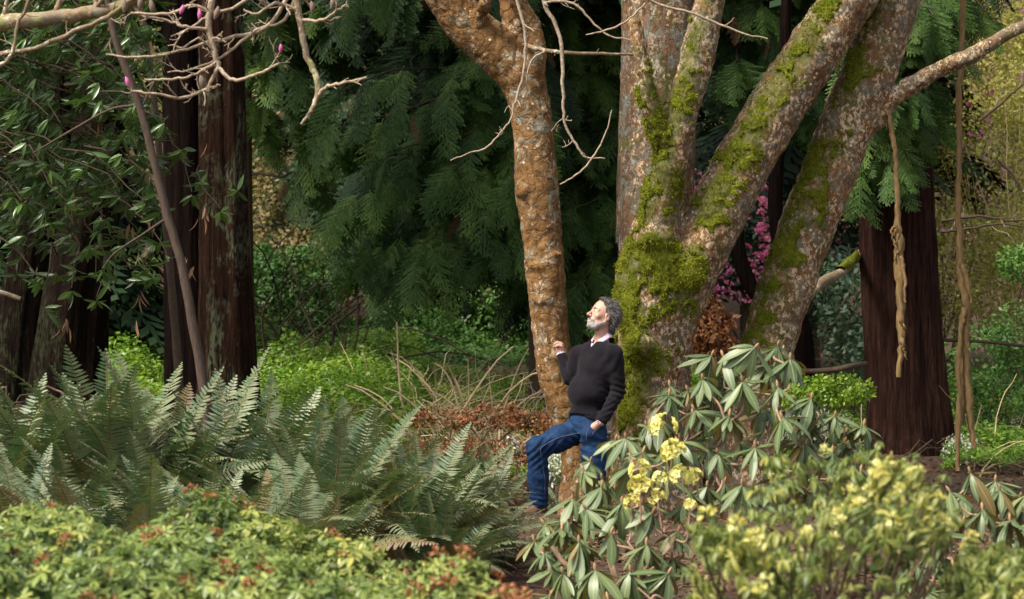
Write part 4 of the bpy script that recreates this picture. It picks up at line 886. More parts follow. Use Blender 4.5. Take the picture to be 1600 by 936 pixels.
def fern(label,px,py,D,n,L,seed,lean=(0,0),spread=1.0,old=.12,up=0.0,amin=0,amax=6.283):
    rs=np.random.RandomState(seed); x=(px-CX)/FPX*D; t=thing('sword_fern',label,'fern',(x,D,gz(x,D)),'sword ferns massed left of the man')
    n=int(n*1.25)
    for i in range(n):
        a=amin+(amax-amin)*(i+rs.rand()*.6)/n; k=rs.choice(6,p=[.16,.24,.26,.16,.10,.08]); dead=rs.rand()<old
        out=np.array([math.cos(a),math.sin(a),0]); tilt=(.06+.55*rs.rand()**1.2)*spread+(.3 if dead else 0)-up
        # frond proto rises along z and arches toward +x ; tilt it outward
        z=unit(np.array([out[0]*math.sin(tilt),out[1]*math.sin(tilt),math.cos(tilt)])+np.array([lean[0],lean[1],0])); xx=unit(out+np.array([lean[0]*1.6,lean[1]*1.6,0])+rs.randn(3)*.18); 
        xx=unit(xx-z*np.dot(xx,z)); yy=np.cross(z,xx); tw=rs.randn()*.5; x2=xx*math.cos(tw)+yy*math.sin(tw); y2=np.cross(z,x2)
        s=1.36*L*(.72+.38*rs.rand()); m=np.eye(4); m[:3,0]=x2*s; m[:3,1]=y2*s; m[:3,2]=z*s; m[:3,3]=out*.06
        o=inst('frond',FM['fernold' if dead else 'fern'][k],t,Matrix(m.tolist()))
    for i in range(5):
        a=rs.rand()*6.28; z=unit(np.array([math.cos(a)*1.6,math.sin(a)*1.6,.55+.5*rs.rand()])); xx=unit(np.cross(rs.randn(3),z)); yy=np.cross(z,xx); s=L*(.6+.4*rs.rand()); m=np.eye(4); m[:3,0]=xx*s; m[:3,1]=yy*s; m[:3,2]=z*s; inst('frond',FM['ferndead'][rs.randint(6)],t,Matrix(m.tolist()))
    return t
fern('tall sword fern cut by the left photo edge, fronds upright',-10,850,15.2,34,1.14,1)
fern('big sword fern whose frond tips reach highest at the far left',95,845,15.6,40,1.24,2)
fern('dense upright sword fern in front of the far left leaning trunk',190,850,15.3,40,1.18,3)
fern('sword fern right below the gap between the dark trunks, pale frond tips',285,850,15.8,38,1.14,4,lean=(.08,0))
fern('sword fern arching right in front of the lichened dark trunk',370,850,15.5,38,1.02,5,lean=(.2,0))
fern('lower sword fern between azaleas and tall ferns at the left edge',40,900,13.4,30,.78,6,old=.2)
fern('front sword fern with browned fronds behind the left azaleas',160,900,13.2,32,.80,7,old=.28)
fern('front sword fern with arching fronds, above the middle of the azaleas',290,905,13.4,32,.82,8,old=.22)
fern('small distant sword fern against the bright ground cover',440,800,18.6,30,.88,9,old=.15)
fern('small distant sword fern behind the arching ones, left of the rusty plants',520,800,18.4,30,.88,10,old=.18)
fern('small distant fern with dull brownish fronds beside the path plants',590,790,18.8,24,.70,11,old=.35)
fern('wide sword fern with long fronds sweeping right, centre of the fern bank',500,880,15.0,44,.90,12,lean=(.26,0),spread=1.05)
fern('broad sword fern whose fronds arch toward the bent knee of the man',640,910,14.8,40,.72,13,lean=(.22,0),spread=1.25)
fern('low sword fern spreading over the bark mulch beside the raised shoe',680,955,14.4,34,.5,14,lean=(.32,0),spread=1.2,old=.2)
fern('low sword fern just above the azaleas at the centre left',440,900,13.6,30,.82,15,lean=(.15,0),old=.25)
fern('low spreading fern fronds over the mulch left of the rhododendron',770,935,15.3,16,.50,16,lean=(.1,-.1),spread=1.5)
fern('dark-fronded fern behind the raised leg of the man',760,800,20.0,22,.50,17,old=.3)
fern('dull fern in shade directly left of the man behind the wide ferns',680,790,19.8,22,.56,18,old=.4)
fern('low fern at the root of the cinnamon trunk between the feet of the man',880,835,19.9,16,.42,19,spread=1.3)
print('ferns',time.time()-T0)
# ------------------------------------------------------------------ azaleas in front
AZ=[leafproto(1,.36,4,.35,.12,.55),leafproto(1,.32,4,.6,.18,.55),leafproto(1,.40,4,.15,.08,.6)]
wz=[whorl(7,.15,1,seed=s,inner=3,Wjit=.2) for s in (4,5,6)]
def dome_points(rs,n,c,r,jit=.06):
    d=rdir(n,rs); d[:,2]=np.abs(d[:,2]); d[:,1]-=.25; d=unit(d); d[:,2]=np.maximum(d[:,2],-.1)
    p=np.asarray(c)+d*np.asarray(r)*(1+rs.randn(n)*jit)[:,None]; return p,d
def bush(name,label,cat,rs,domes,nros,L,mat,wh,protos,group=None,dark='azaleadark',spent=0,stems=10,droop=0,mass=1.5,leafname='leaf',bump_=.09,spentmat='azred'):
    c0=np.array(domes[0][0]); t=thing(name,label,cat,(c0[0],c0[1],gz(c0[0],c0[1])),group)
    P_=[];D_=[]
    tot=sum(r[0]*r[1] for c,r in domes)
    for c,r in domes:
        p,d=dome_points(rs,int(nros*r[0]*r[1]/tot),c,r); p[:,2]+=bump_*fbm(p,3.,3); P_.append(p);D_.append(d)
    p=np.concatenate(P_); d=np.concatenate(D_); ax=unit(d*.5+np.array([0,-.15,.75])+rs.randn(len(p),3)*.28)
    Xv=unit(np.cross(ax,rs.randn(len(p),3))); A=frames(p,Xv,ax,L*(.75+.5*rs.rand(len(p))))
    sp=rs.rand(len(p))<spent; Ms=np.concatenate([compose(A[~sp][w::3],wh[w]) for w in range(3)])
    scatter_parts(t,leafname,protos,M[mat],Ms,limit=290,restname='leaf_mass')
    if spent:
        q=A[sp]; q[:,2,3]+=.02
        scatter_parts(t,'spent_flower_head',SP,M[spentmat],q*np.array([1/L*1,1/L*1,1/L*1,1])[None,None,:],limit=200)
    # darker leaves and stems inside
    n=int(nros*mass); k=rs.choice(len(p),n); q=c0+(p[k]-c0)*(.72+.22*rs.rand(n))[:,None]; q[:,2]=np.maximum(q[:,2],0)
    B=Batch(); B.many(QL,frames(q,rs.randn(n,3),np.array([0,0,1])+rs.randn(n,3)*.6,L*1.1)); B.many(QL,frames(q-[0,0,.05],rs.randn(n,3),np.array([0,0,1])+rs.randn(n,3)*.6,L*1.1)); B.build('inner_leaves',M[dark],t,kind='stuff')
    for j in range(stems):
        e=p[rs.randint(len(p))]*1.0; e[2]-=.04; s=np.array([c0[0]+rs.randn()*.12,c0[1]+rs.randn()*.12,gz(c0[0],c0[1])-.05]); B=Batch(); tube(B,limb_path(s,e,.05,7,j),np.linspace(.010,.004,7),5); B.build('stem',M['darktwig'],t,True)
    return t
SP=[truss_proto(22,.028,.024,s,.45) for s in (11,12,13)]
rz=np.random.RandomState(21)
def dm(px,py,D,rx,rd,rz_): return (P(px,py,D),(rx*D/FPX,rd,rz_*D/FPX))
bush('azalea_bush','low azalea with yellow-green leaves and brown spent heads in the lower left corner','azalea',rz,[dm(60,905,9.6,150,.9,95),dm(-40,930,9.0,120,.8,100),dm(150,960,8.6,150,.6,80)],900,.042,'azalea',wz,AZ,'low azaleas along the lower left',spent=.045)
bush('azalea_bush','low azalea in the middle of the lower left, the highest of the azalea mounds','azalea',rz,[dm(330,895,9.9,160,.9,92),dm(250,940,9.0,140,.7,80),dm(400,950,9.0,130,.6,80)],1000,.042,'azalea',wz,AZ,'low azaleas along the lower left',spent=.04)
bush('azalea_bush','low greener azalea at bottom centre left, sloping down under the wide ferns','azalea',rz,[dm(500,925,9.8,130,.8,75),dm(590,965,9.4,90,.6,70),dm(440,965,8.8,110,.6,70)],800,.042,'azalea',wz,AZ,'low azaleas along the lower left',spent=.035)
bush('azalea_bush','small azalea with pinkish-brown spent heads at bottom centre','azalea',rz,[dm(720,960,8.8,70,.35,70),dm(790,985,8.8,40,.3,60)],300,.036,'azalea',wz,AZ,None,spent=.16,stems=12)
# yellow-green drooping shrub, out of focus in front
YL=[leafproto(1,.34,4,.8,.2,.5),leafproto(1,.28,4,1.1,.25,.5)]
wy=[whorl(7,.75,1,seed=s,inner=2,Wjit=.25) for s in (7,8,9)]
bush('yellow_leaved_shrub','blurred yellow-green shrub nearest the camera at the lower right','shrub',rz,[dm(1270,925,8.3,190,.7,115),dm(1320,842,8.9,120,.55,80),dm(1160,930,8.3,90,.5,100),dm(1400,890,8.7,90,.5,75)],880,.038,'yellowbush',wy,YL,None,spent=.03,stems=60,mass=.2,bump_=.30,spentmat='petal')
bush('yellow_leaved_shrub','small blurred yellow-green shrub in the lower right corner','shrub',rz,[dm(1570,960,8.2,90,.4,95)],260,.038,'yellowbush',wy,YL,None,spent=.03,stems=8,spentmat='petal')
# ------------------------------------------------------------------ rhododendrons with big drooping leaves
RL=[leafproto(1,.26,6,.45,.14,.55,curl=.25),leafproto(1,.23,6,.75,.22,.55,curl=.3),leafproto(1,.28,6,.25,.10,.5,curl=.2),leafproto(1,.25,6,1.0,.3,.5,curl=.5),leafproto(1,.23,6,-.25,.25,.55,curl=.1)]
BUD=None
def rhodo(label,base,whs,L,seed,trusses=(),dull=.06):
    rs=np.random.RandomState(seed); x,D=base; t=thing('rhododendron',label,'rhododendron',(x,D,gz(x,D)))
    pts=[]
    cl=[]; A=[]
    whs=list(whs)+[(px+rs.randn()*22,py+rs.randn()*16+6,dD+.18+.25*rs.rand(),s*.9,dr) for (px,py,dD,s,dr) in whs]
    for i,(px,py,dD,s,dr) in enumerate(whs):
        p=P(px,py,D+dD); tiltv=unit(np.array([(p[0]-x)*.35,-.22,1])+rs.randn(3)*.24); Xv=unit(np.cross(tiltv,rs.randn(3)))
        Mx=frames(p[None],Xv[None],tiltv[None],1.0)[0]
        wl_=whorl(rs.randint(12,17),dr*.70+rs.randn()*.10,L*s*.98,seed=seed*100+i,Wjit=.24)
        A.append(compose(Mx[None],wl_)); pts.append((p,tiltv))
    Ms=np.concatenate(A); 
    o=rs.rand(len(Ms))<dull; scatter_parts(t,'leaf',RL,M['rhodo'],Ms[~o],limit=280,restname='leaf_mass'); 
    if o.any(): scatter_parts(t,'leaf',RL,M['rhododull'],Ms[o],limit=40,restname='leaf_mass')
    # forked branches: each whorl joins the nearest lower point of what is already built
    nodes=[np.array([x,D,gz(x,D)-.05])]; root=nodes[0]
    for k in range(6): 
        q=root+np.array([rs.randn()*.22,rs.randn()*.15,.28+.22*rs.rand()]); nodes.append(q); B=Batch(); tube(B,limb_path(root+rs.randn(3)*[.05,.05,0],q,.04,6,k),np.linspace(.020,.014,6),7); B.build('stem',M['rhstem'],t,True)
    order=sorted(range(len(pts)),key=lambda i:np.linalg.norm(pts[i][0]-root))
    for i in order:
        p,tv=pts[i]; best=min(nodes,key=lambda q:np.linalg.norm(p-q)*(1+ (2.0 if q[2]>p[2]-.06 else 0))+.15*np.linalg.norm(q-root))
        mid=(p+best)/2+np.array([0,0,-.04])+rs.randn(3)*.03; a_=np.array([best,(best*2+mid)/3+rs.randn(3)*.012,mid,p-tv*.06,p+tv*.005]); B=Batch(); tube(B,smoothpath(a_,4),np.linspace(.0095,.0042,17),6); B.build('stem',M['rhstem'],t,True)
        nodes.append(mid); nodes.append(p-tv*.05)
        B=Batch(); tube(B,np.array([p-tv*.005,p+tv*.012,p+tv*.028,p+tv*.04]),[.005,.009,.007,.001],6); B.build('flower_bud',M['budm'],t,True)
    for (px,py,dD,s) in trusses:
        p=P(px,py,D+dD); B=Batch(); m_=frames(p[None],rdir(1,rs)*[1,1,0],np.array([[0,-.2,1]])+rs.randn(1,3)*.2,s)
        q=inst('flower_truss',YT[rs.randint(len(YT))],t,mloc(m_[0],t))
        B=Batch(); e=p-np.array([rs.randn()*.02,0,.18]); n_=min(nodes,key=lambda v:np.linalg.norm(v-e)); tube(B,smoothpath(np.array([n_,(n_+e)/2+rs.randn(3)*.02,e,p]),4),np.linspace(.008,.004,13),6); B.build('stem',M['rhstem'],t,True)
    return t
M['rhstem']=plain('rhododendron_stem',(.26,.15,.10),(.40,.28,.19),30,.75,.3,.003,stretch=(1,1,.4))
def flower(n,r,L,seed):
    r_=np.random.RandomState(seed); B=Batch(); pr=leafproto(1,.95,4,.9,.35,.65)
    for i in range(n):   # each flower is a five-petalled bell
        d=rdir(1,r_)[0]; d[2]=abs(d[2])*.8-.25; d=unit(d); c=d*r*.75; X_=unit(np.cross(d,r_.randn(3))); Y_=np.cross(d,X_)
        for k in range(5):
            a=k*1.2566; o_=X_*math.cos(a)+Y_*math.sin(a); B.many(pr,frames((c+o_*.004)[None],(d*.75+o_*.62)[None],(o_*-.75+d*.5)[None],L*(.85+.3*r_.rand())))
    return B.get()
YT=[pmesh('flower_truss',flower(15,.062,.027,s),M['petal']) for s in (31,32,33)]
R1=[(1180,543,0,1.15,.95),(1130,556,.1,1.05,.9),(1235,560,.1,1.05,.9),(1098,592,-.1,1,.85),(1160,595,-.2,1.05,1.0),(1215,604,-.1,1,.9),(1268,622,0,1.05,.8),(1085,640,.1,1,.8),(1140,648,-.2,1,.9),(1222,652,-.25,1.1,1.0),(1305,650,0,1.0,.85),(1350,664,.1,.95,.75),(1255,690,-.2,1.05,.9),(1180,698,-.3,1.05,.95),(1122,708,-.2,1,.9),(1060,690,.1,.95,.8),(1300,706,-.1,1,.9),(1222,742,-.3,1.05,.95),(1275,752,-.2,1,.9),(1160,757,-.35,1.05,.95),(1345,735,0,.95,.9),(1105,760,-.3,1,.9),(1200,570,.3,.9,.8),(1075,610,.3,.8,.7),(1320,690,.3,.9,.8),(1030,655,.3,.85,.7)]
rhodo('tallest rhododendron, pale drooping leaf whorls against the leaning lichened trunk',(P(1190,0,14)[0],14.0),R1,.168,1)
R2=[(978,684,.2,1,.75),(1005,706,.1,.9,.8),(912,735,.2,.9,.8),(985,728,0,1,.9),(940,760,.1,1.0,.95),(895,778,.2,.9,.8),(972,785,-.1,1.05,1.0),(915,795,0,1.1,1.0),(1020,800,-.2,1,1.0),(878,826,.1,1.0,.75),(955,832,-.2,1.1,1.1),(905,846,-.2,1.15,1.1),(1010,850,-.3,1.05,1.05),(850,862,.1,1,.85),(1060,830,-.2,1,.95),(930,890,-.4,1.1,1.1),(985,892,-.4,1.1,1.1),(880,895,-.3,1.1,1.0),(1045,895,-.4,1,1.0),(860,930,-.3,1,1.0),(950,935,-.5,1.1,1.1),(1020,945,-.5,1,1.0),(1080,770,-.1,.95,.9),(1040,740,.1,.9,.85),(835,845,.3,.9,.6)]
rhodo('low rhododendron with yellow flower trusses right of the legs of the man',(P(985,0,13)[0],13.0),R2,.160,2,
 trusses=[(1037,668,-.1,1.25),(1052,706,-.15,1.15),(1000,735,-.2,1.0),(1000,762,-.25,1.1),(1027,778,-.3,.8),(1066,745,-.2,1.1),(1030,748,-.2,.7),(988,785,-.2,.8),(1085,745,-.1,.8),(1078,790,-.3,.6)])
R3=[(1516,738,0,1.05,1.0),(1484,768,-.1,1,.95),(1562,765,.1,1,1.0),(1605,772,.1,1,1.0),(1535,795,-.2,1,.9),(1578,812,-.2,1.05,.95),(1612,815,0,1,.9),(1463,832,-.3,1.1,.95),(1515,842,-.3,.9,.9),(1490,885,-.5,1.15,1.0),(1432,880,-.5,1.1,1.0),(1555,880,-.4,1.0,.95),(1600,870,-.3,1,.9),(1450,925,-.6,1.1,1.0),(1520,925,-.6,1.05,1.0)]
rhodo('smaller rhododendron with drooping blue-green whorls at the right edge','' or (P(1530,0,13.6)[0],13.6),R3,.160,3)
# small fallen things
def petalpile(label,px,py,D,mat,n,s,name='fallen_petals',cat='petals'):
    x,y=P(px,py,D)[:2]; t=thing(name,label,cat,(x,y,gz(x,y))); rs=np.random.RandomState(n)
    for k in range(n):
        q=np.array([x+rs.randn()*s*.8,y+rs.randn()*s,0]); q[2]=gz(q[0],q[1])+.03+.01*rs.rand(); inst('petal',PTL[mat],t,mloc(frames(q[None],rdir(1,rs)*[1,1,.3],np.array([[0,-.5,1]])+rs.randn(1,3)*.3,s*(.8+.5*rs.rand()))[0],t))
PTL={k:pmesh('petal',leafproto(1,.6,4,.7,.2,.6),M[k]) for k in ('pink','variegated')}
petalpile('fallen bright pink blossom on the mulch left of the right-edge rhododendron',1482,862,15.0,'pink',6,.045)
petalpile('single white petal on the mulch under the flowering rhododendron',936,931,13.9,'variegated',2,.035)
print('foreground',time.time()-T0)
# ------------------------------------------------------------------ bare magnolia branches hanging into the picture
def spur(B,p,d,L,r,rs,depth=0):
    "a zigzag twig with side spurs, appended to one batch"
    n=max(3,int(L/.035)); pts=[p]; d=unit(d)
    for i in range(n): d=unit(d+rs.randn(3)*.22+np.array([0,0,.06])); pts.append(pts[-1]+d*L/n)
    tube(B,np.array(pts),np.linspace(r,r*.6,n+1),5); tips=[pts[-1]]
    if depth<2:
        for i in range(1,n):
            if rs.rand()<.62:
                s=unit(np.cross(d,rs.randn(3)))+d*.7+np.array([0,0,.35]); tips+=spur(B,pts[i],s,L*(.25+.35*rs.rand()),r*.7,rs,depth+1)
    return tips
def bough(t,rows,mat,rs,nspur=8,Ls=.18,name='branch',up=1,kn=.12):
    s=smoothpath(rows,5); pts,rr=pxpath(s); pts=wobble(pts,.003,len(rows)); B=Batch(); tube(B,pts,rr,8,disp=lambda tt,a:1+kn*np.sin(tt*len(s)*2.1)*np.cos(a)+kn*.6*np.sin(a*3+tt*50)); B.build(name,M[mat],t,True)
    tips=[]
    for k in range(nspur):
        i=rs.randint(2,len(pts)); B=Batch(); d=unit(pts[i]-pts[i-1]); side=unit(np.cross(d,[0,1,0])+rs.randn(3)*.5)*(1 if rs.rand()<.5 else -1)
        tips+=spur(B,pts[i],d*.7+side*.8,Ls*(.5+rs.rand()),max(.0026,rr[i]*.42),rs); B.build('twig',M['paletwig' if mat!='twigbark' else 'twigbark'],t,True)
    return tips
def bud(t,px,py,D,mat,L=.075,name='bud',ang=0.3):
    p=P(px,py,D); d=unit(np.array([math.sin(ang),-.1,math.cos(ang)])); k=np.linspace(0,1,8); B=Batch()
    tube(B,p+np.outer(k*L,d)+np.outer(np.sin(k*3)*.004,[1,0,0]),L*.21*np.sin(np.pi*np.clip(k*.93+.05,0,1))**.8+.0008,8); B.build(name,M[mat],t,True)
rs=np.random.RandomState(5)
t=thing('magnolia_branch','thick lichened bough crossing the top left corner with a thinner bough below it','branch',P(-60,45,14.5))
bough(t,[(-120,60,14.5,26),(0,38,14.5,25),(60,30,14.5,24),(130,22,14.5,22),(190,10,14.5,20),(250,-25,14.5,18),(320,-70,14.5,16)],'twigbark',rs,7,.16)
bough(t,[(-90,92,14.4,9),(0,85,14.4,8),(55,75,14.4,8),(115,50,14.4,7),(160,30,14.4,7),(195,8,14.4,7),(230,-20,14.4,6)],'twigbark',rs,5,.12)
bough(t,[(-20,110,14.3,6),(15,90,14.3,6),(28,40,14.3,6),(50,-8,14.3,5)],'twigbark',rs,3,.1)
t=thing('magnolia_branch','bare pale branch with a fan of knobbly twigs and pink buds, top left of centre','branch',P(345,-60,14.2))
tips=[]
tips+=bough(t,[(350,-80,14.2,12),(335,-10,14.2,11),(325,35,14.2,10),(333,75,14.2,9),(341,104,14.2,8)],'paletwig',rs,6,.16)
tips+=bough(t,[(341,106,14.2,7),(365,125,14.15,6),(395,118,14.1,5),(420,108,14.1,5),(436,98,14.1,3)],'paletwig',rs,4,.12)
tips+=bough(t,[(341,106,14.2,7),(328,130,14.2,6),(318,142,14.2,5),(280,153,14.15,5),(240,146,14.1,4),(205,142,14.1,4)],'paletwig',rs,7,.14)
tips+=bough(t,[(318,142,14.2,5),(335,135,14.2,4),(343,132,14.2,3)],'paletwig',rs,1,.05)
tips+=bough(t,[(336,98,14.2,5),(300,118,14.1,4),(262,124,14.1,4),(225,125,14.1,3)],'paletwig',rs,6,.10)
tips+=bough(t,[(460,-20,14.3,7),(420,40,14.3,6),(390,52,14.3,6),(330,66,14.25,5),(270,82,14.2,4),(215,90,14.2,4),(165,85,14.2,3)],'paletwig',rs,10,.13)
tips+=bough(t,[(470,-30,14.3,6),(445,30,14.3,5),(400,48,14.3,5),(345,90,14.25,4),(300,108,14.2,3),(262,112,14.2,2)],'paletwig',rs,6,.10)
tips+=bough(t,[(430,-30,14.2,6),(350,18,14.2,5),(300,8,14.2,5),(262,22,14.2,5),(205,20,14.2,4)],'paletwig',rs,8,.10)
tips+=bough(t,[(330,45,14.2,5),(290,42,14.15,5),(262,32,14.15,4),(228,26,14.1,4)],'paletwig',rs,5,.09)
tips+=bough(t,[(336,80,14.2,4),(310,60,14.15,3),(285,75,14.15,3),(272,70,14.15,2)],'paletwig',rs,3,.06)
for b in ((200,135,-.25),(281,22,.35),(311,30,0)): bud(t,b[0],b[1],14.1,'pinkbud',.058,'pink_bud',b[2])
bud(t,437,82,14.1,'pinkbud',.05,'pink_bud',.1)
for b in ((317,138,-.2),(194,20,0),(218,15,.05),(238,20,-.15),(335,30,.3)): bud(t,b[0],b[1],14.08,'huskbud',.08,'husk_bud',b[2])
t=thing('magnolia_branch','hanging crooked mossy-grey branch that forks downward left of centre at the top','branch',P(462,-50,14.3))
bough(t,[(462,-50,14.3,13),(464,0,14.3,12),(470,40,14.3,11),(478,80,14.3,10),(492,115,14.3,10),(497,145,14.3,9),(485,175,14.3,6),(470,194,14.3,4)],'twigbark',rs,4,.10)
bough(t,[(497,148,14.3,7),(512,135,14.25,6),(535,130,14.2,5),(572,122,14.2,4)],'paletwig',rs,4,.06)
bough(t,[(466,15,14.3,6),(430,5,14.25,5),(400,22,14.2,4),(380,15,14.2,3)],'paletwig',rs,6,.12)
bough(t,[(468,30,14.3,6),(500,32,14.25,5),(525,18,14.2,4),(540,8,14.2,3)],'paletwig',rs,5,.10)
for b in ((518,14,.1),(488,20,-.1)): bud(t,b[0],b[1],14.15,'huskbud',.07,'husk_bud',b[2])
# slender twigs of the cinnamon-barked tree hanging in front of it
D_=18.6
for k,(rows,ns) in enumerate((([(846,-30,D_,8),(852,10,D_,7),(870,42,D_,6),(879,90,D_,6),(880,150,D_,5),(882,192,D_,4),(900,225,D_,4),(915,246,D_,3),(945,247,D_,2)],5),
    ([(800,-30,D_,6),(813,20,D_,5),(821,60,D_,5),(819,110,D_,4),(808,150,D_,4),(802,170,D_,3)],4),
    ([(802,165,D_,3),(800,182,D_,3),(782,208,D_,3),(758,232,D_,3),(730,240,D_,2),(704,250,D_,2)],2),
    ([(850,5,D_,4),(880,2,D_,4),(905,12,D_,4),(930,38,D_,3),(950,55,D_,3),(985,62,D_,2)],4),
    ([(1008,5,D_,3),(985,28,D_,3),(955,45,D_,3),(915,55,D_,2)],1),
    ([(956,172,D_,2),(948,205,D_,2),(930,240,D_,3),(905,270,D_,3),(875,288,D_,2)],0),
    ([(1000,-5,D_,4),(1040,10,D_,4),(1085,22,D_,4),(1125,38,D_,4),(1160,52,D_,3),(1200,60,D_,2)],3),
    ([(852,80,D_,3),(830,95,D_,3),(822,130,D_,2)],1))):
    bough(ta,rows,'paletwig',rs,ns,.10,kn=.06,name='twig')
bough(ta,[(818,70,19.35,7),(845,77,19.1,7),(880,82,18.8,6),(930,84,18.8,5),(990,85,18.9,4)],'twigbark',rs,3,.05,kn=.06,name='twig')
# twigs on the right
t=thing('bare_twig','fine dark twigs arching in front of the thicket right of the right cedar trunk','branch',P(1480,340,23))
for rows in ([(1470,345,23,5),(1530,338,23,4),(1580,345,23,3),(1620,340,23,2)],[(1470,362,23,4),(1510,358,23,4),(1560,350,23,3),(1610,356,23,2)],[(1560,250,23,5),(1580,270,23,5),(1600,300,23,4),(1640,330,23,3)],[(1530,190,23,4),(1560,165,23,4),(1600,130,23,3)]): bough(t,rows,'darktwig',rs,3,.2,kn=.05,name='twig')
# old root mound on the left
t=thing('root_mound','dark mound of old roots and bark at the foot of the far left trunks','mound',tuple(P(60,600,20.5)*[1,1,0]+[0,0,gz(P(60,0,20.5)[0],20.5)]))
def fR(p):
    d=ellipsoid(p,P(40,690,20.5),(.5,.35,.30)); d=smin(d,ellipsoid(p,P(110,680,20.3),(.3,.3,.24)),.15); return d-.05*fbm(p,5,3)
V_,F_=nets(fR,P(-120,480,20.5)-[0,.7,0],P(300,800,20.5)+[0,.7,0],.03,slack=1.8); part('mound',V_,F_,M['ground'],t,True)
for k in range(26):
    a=P(-20+rs.rand()*200,600+rs.rand()*50,20.15); B=Batch(); q=limb_path(a,a+np.array([rs.randn()*.25,-.05,-.12-.15*rs.rand()]),.03,6,k); tube(B,q,np.linspace(.012,.004,6),5); B.build('root',M['darktwig' if k%2 else 'rhstem'],t,True)
print('twigs',time.time()-T0)
# ------------------------------------------------------------------ the man
K=FPX/19.0
def Q(px,py,dy=0): return np.array([(px-CX)/K,19+dy,CZ-(py-CY)/K])
M['skin'],nt,b,_=newmat('skin'); tc=nd(nt,'ShaderNodeTexCoord'); n_=noise(nt,tc.outputs['Object'],28,4,.6); setc(b,nt,ramp(nt,n_,[(.3,(.50,.27,.19)),(.6,(.60,.36,.27)),(.8,(.66,.43,.34))]))
b.inputs['Roughness'].default_value=.5; b.inputs['Subsurface Weight'].default_value=.12; b.inputs['Subsurface Radius'].default_value=(.012,.004,.002); bump(nt,b,noise(nt,tc.outputs['Object'],90,3),.3,.002)
def knit(name,c1,c2):
    m,nt,b,out=newmat(name); tc=nd(nt,'ShaderNodeTexCoord'); o=tc.outputs['Object']; n=noise(nt,o,9,4,.6); n2=noise(nt,mapping(nt,o,(1,1,.6)),260,2)
    setc(b,nt,ramp(nt,math_(nt,'MULTIPLY_ADD',n2,.35,math_(nt,'MULTIPLY',n,.65)),[(.35,c1),(.65,c2)])); b.inputs['Roughness'].default_value=.95; b.inputs['Sheen Weight'].default_value=.06; b.inputs['Sheen Roughness'].default_value=.5; b.inputs['Specular IOR Level'].default_value=.15
    bump(nt,b,math_(nt,'ADD',math_(nt,'MULTIPLY',n2,.15),noise(nt,o,14,3)),.5,.012); return m
M['knit']=knit('black_knit',(.0065,.0055,.008),(.013,.011,.016))
M['denim'],nt,b,_=newmat('denim'); tc=nd(nt,'ShaderNodeTexCoord'); o=tc.outputs['Object']; n1=noise(nt,o,7,5,.65,.5); n2=noise(nt,mapping(nt,o,(1,1,.3)),170,2)
setc(b,nt,ramp(nt,math_(nt,'MULTIPLY_ADD',n2,.3,math_(nt,'MULTIPLY',n1,.7)),[(.33,(.005,.016,.05)),(.5,(.009,.032,.092)),(.70,(.024,.064,.15))])); b.inputs['Roughness'].default_value=.85; b.inputs['Specular IOR Level'].default_value=.2; bump(nt,b,math_(nt,'ADD',math_(nt,'MULTIPLY',n2,.1),noise(nt,mapping(nt,o,(1,1,1)),13,4,.6,1.5)),.7,.014)
def stripes():
    m,nt,b,out=newmat('striped_shirt'); tc=nd(nt,'ShaderNodeTexCoord'); w=nd(nt,'ShaderNodeTexWave'); w.inputs['Scale'].default_value=38; w.bands_direction='DIAGONAL'; nt.links.new(mapping(nt,tc.outputs['Object'],(1,1.2,.15)),w.inputs[0])
    setc(b,nt,ramp(nt,w.outputs[1],[(.5,(.74,.64,.70)),(.62,(.40,.17,.34))])); b.inputs['Roughness'].default_value=.8; return m
M['shirt']=stripes()
M['hair']=plain('grey_hair',(.016,.014,.014),(.10,.09,.088),30,.6,.8,.006,stretch=(1,1,2.2))
M['hairs']=leafmat('hair_strand',[(0,(.014,.012,.012)),(.45,(.06,.055,.052)),(.8,(.17,.16,.155)),(1,(.42,.40,.39))],rough=.45,trans=0,spec=.4)
M['beard']=plain('white_beard',(.26,.225,.205),(.58,.54,.50),40,.8,.8,.005)
M['beards']=leafmat('beard_hair',[(0,(.10,.09,.08)),(.4,(.36,.33,.31)),(1,(.76,.73,.70))],rough=.6,trans=0,spec=.3)
M['eyewhite']=plain('eye_white',(.62,.56,.52),None,1,.25,0); M['iris']=plain('iris',(.03,.02,.015),None,1,.2,0)
M['leather']=plain('brown_leather',(.10,.055,.035),(.17,.10,.065),30,.6,.4,.004); M['sole']=plain('shoe_sole',(.03,.025,.02),(.06,.05,.04),30,.8,.2,.003)
M['stitch']=plain('jeans_stitching',(.10,.12,.20),(.20,.20,.26),80,.8,0)
yaw,pit=rad(66),rad(19)
fh=np.array([-math.sin(yaw),-math.cos(yaw),0]); lh=np.array([-fh[1],fh[0],0]); f_=fh*math.cos(pit)+np.array([0,0,math.sin(pit)]); u_=np.cross(f_,lh)
HM=np.stack([f_,lh,u_],1); HO=Q(941.5,495,0); HS=1.08
def hl(p): return ((p-HO)@HM)/HS
def sph(q,c,r): return np.sqrt(((q-np.asarray(c))**2).sum(1))-r
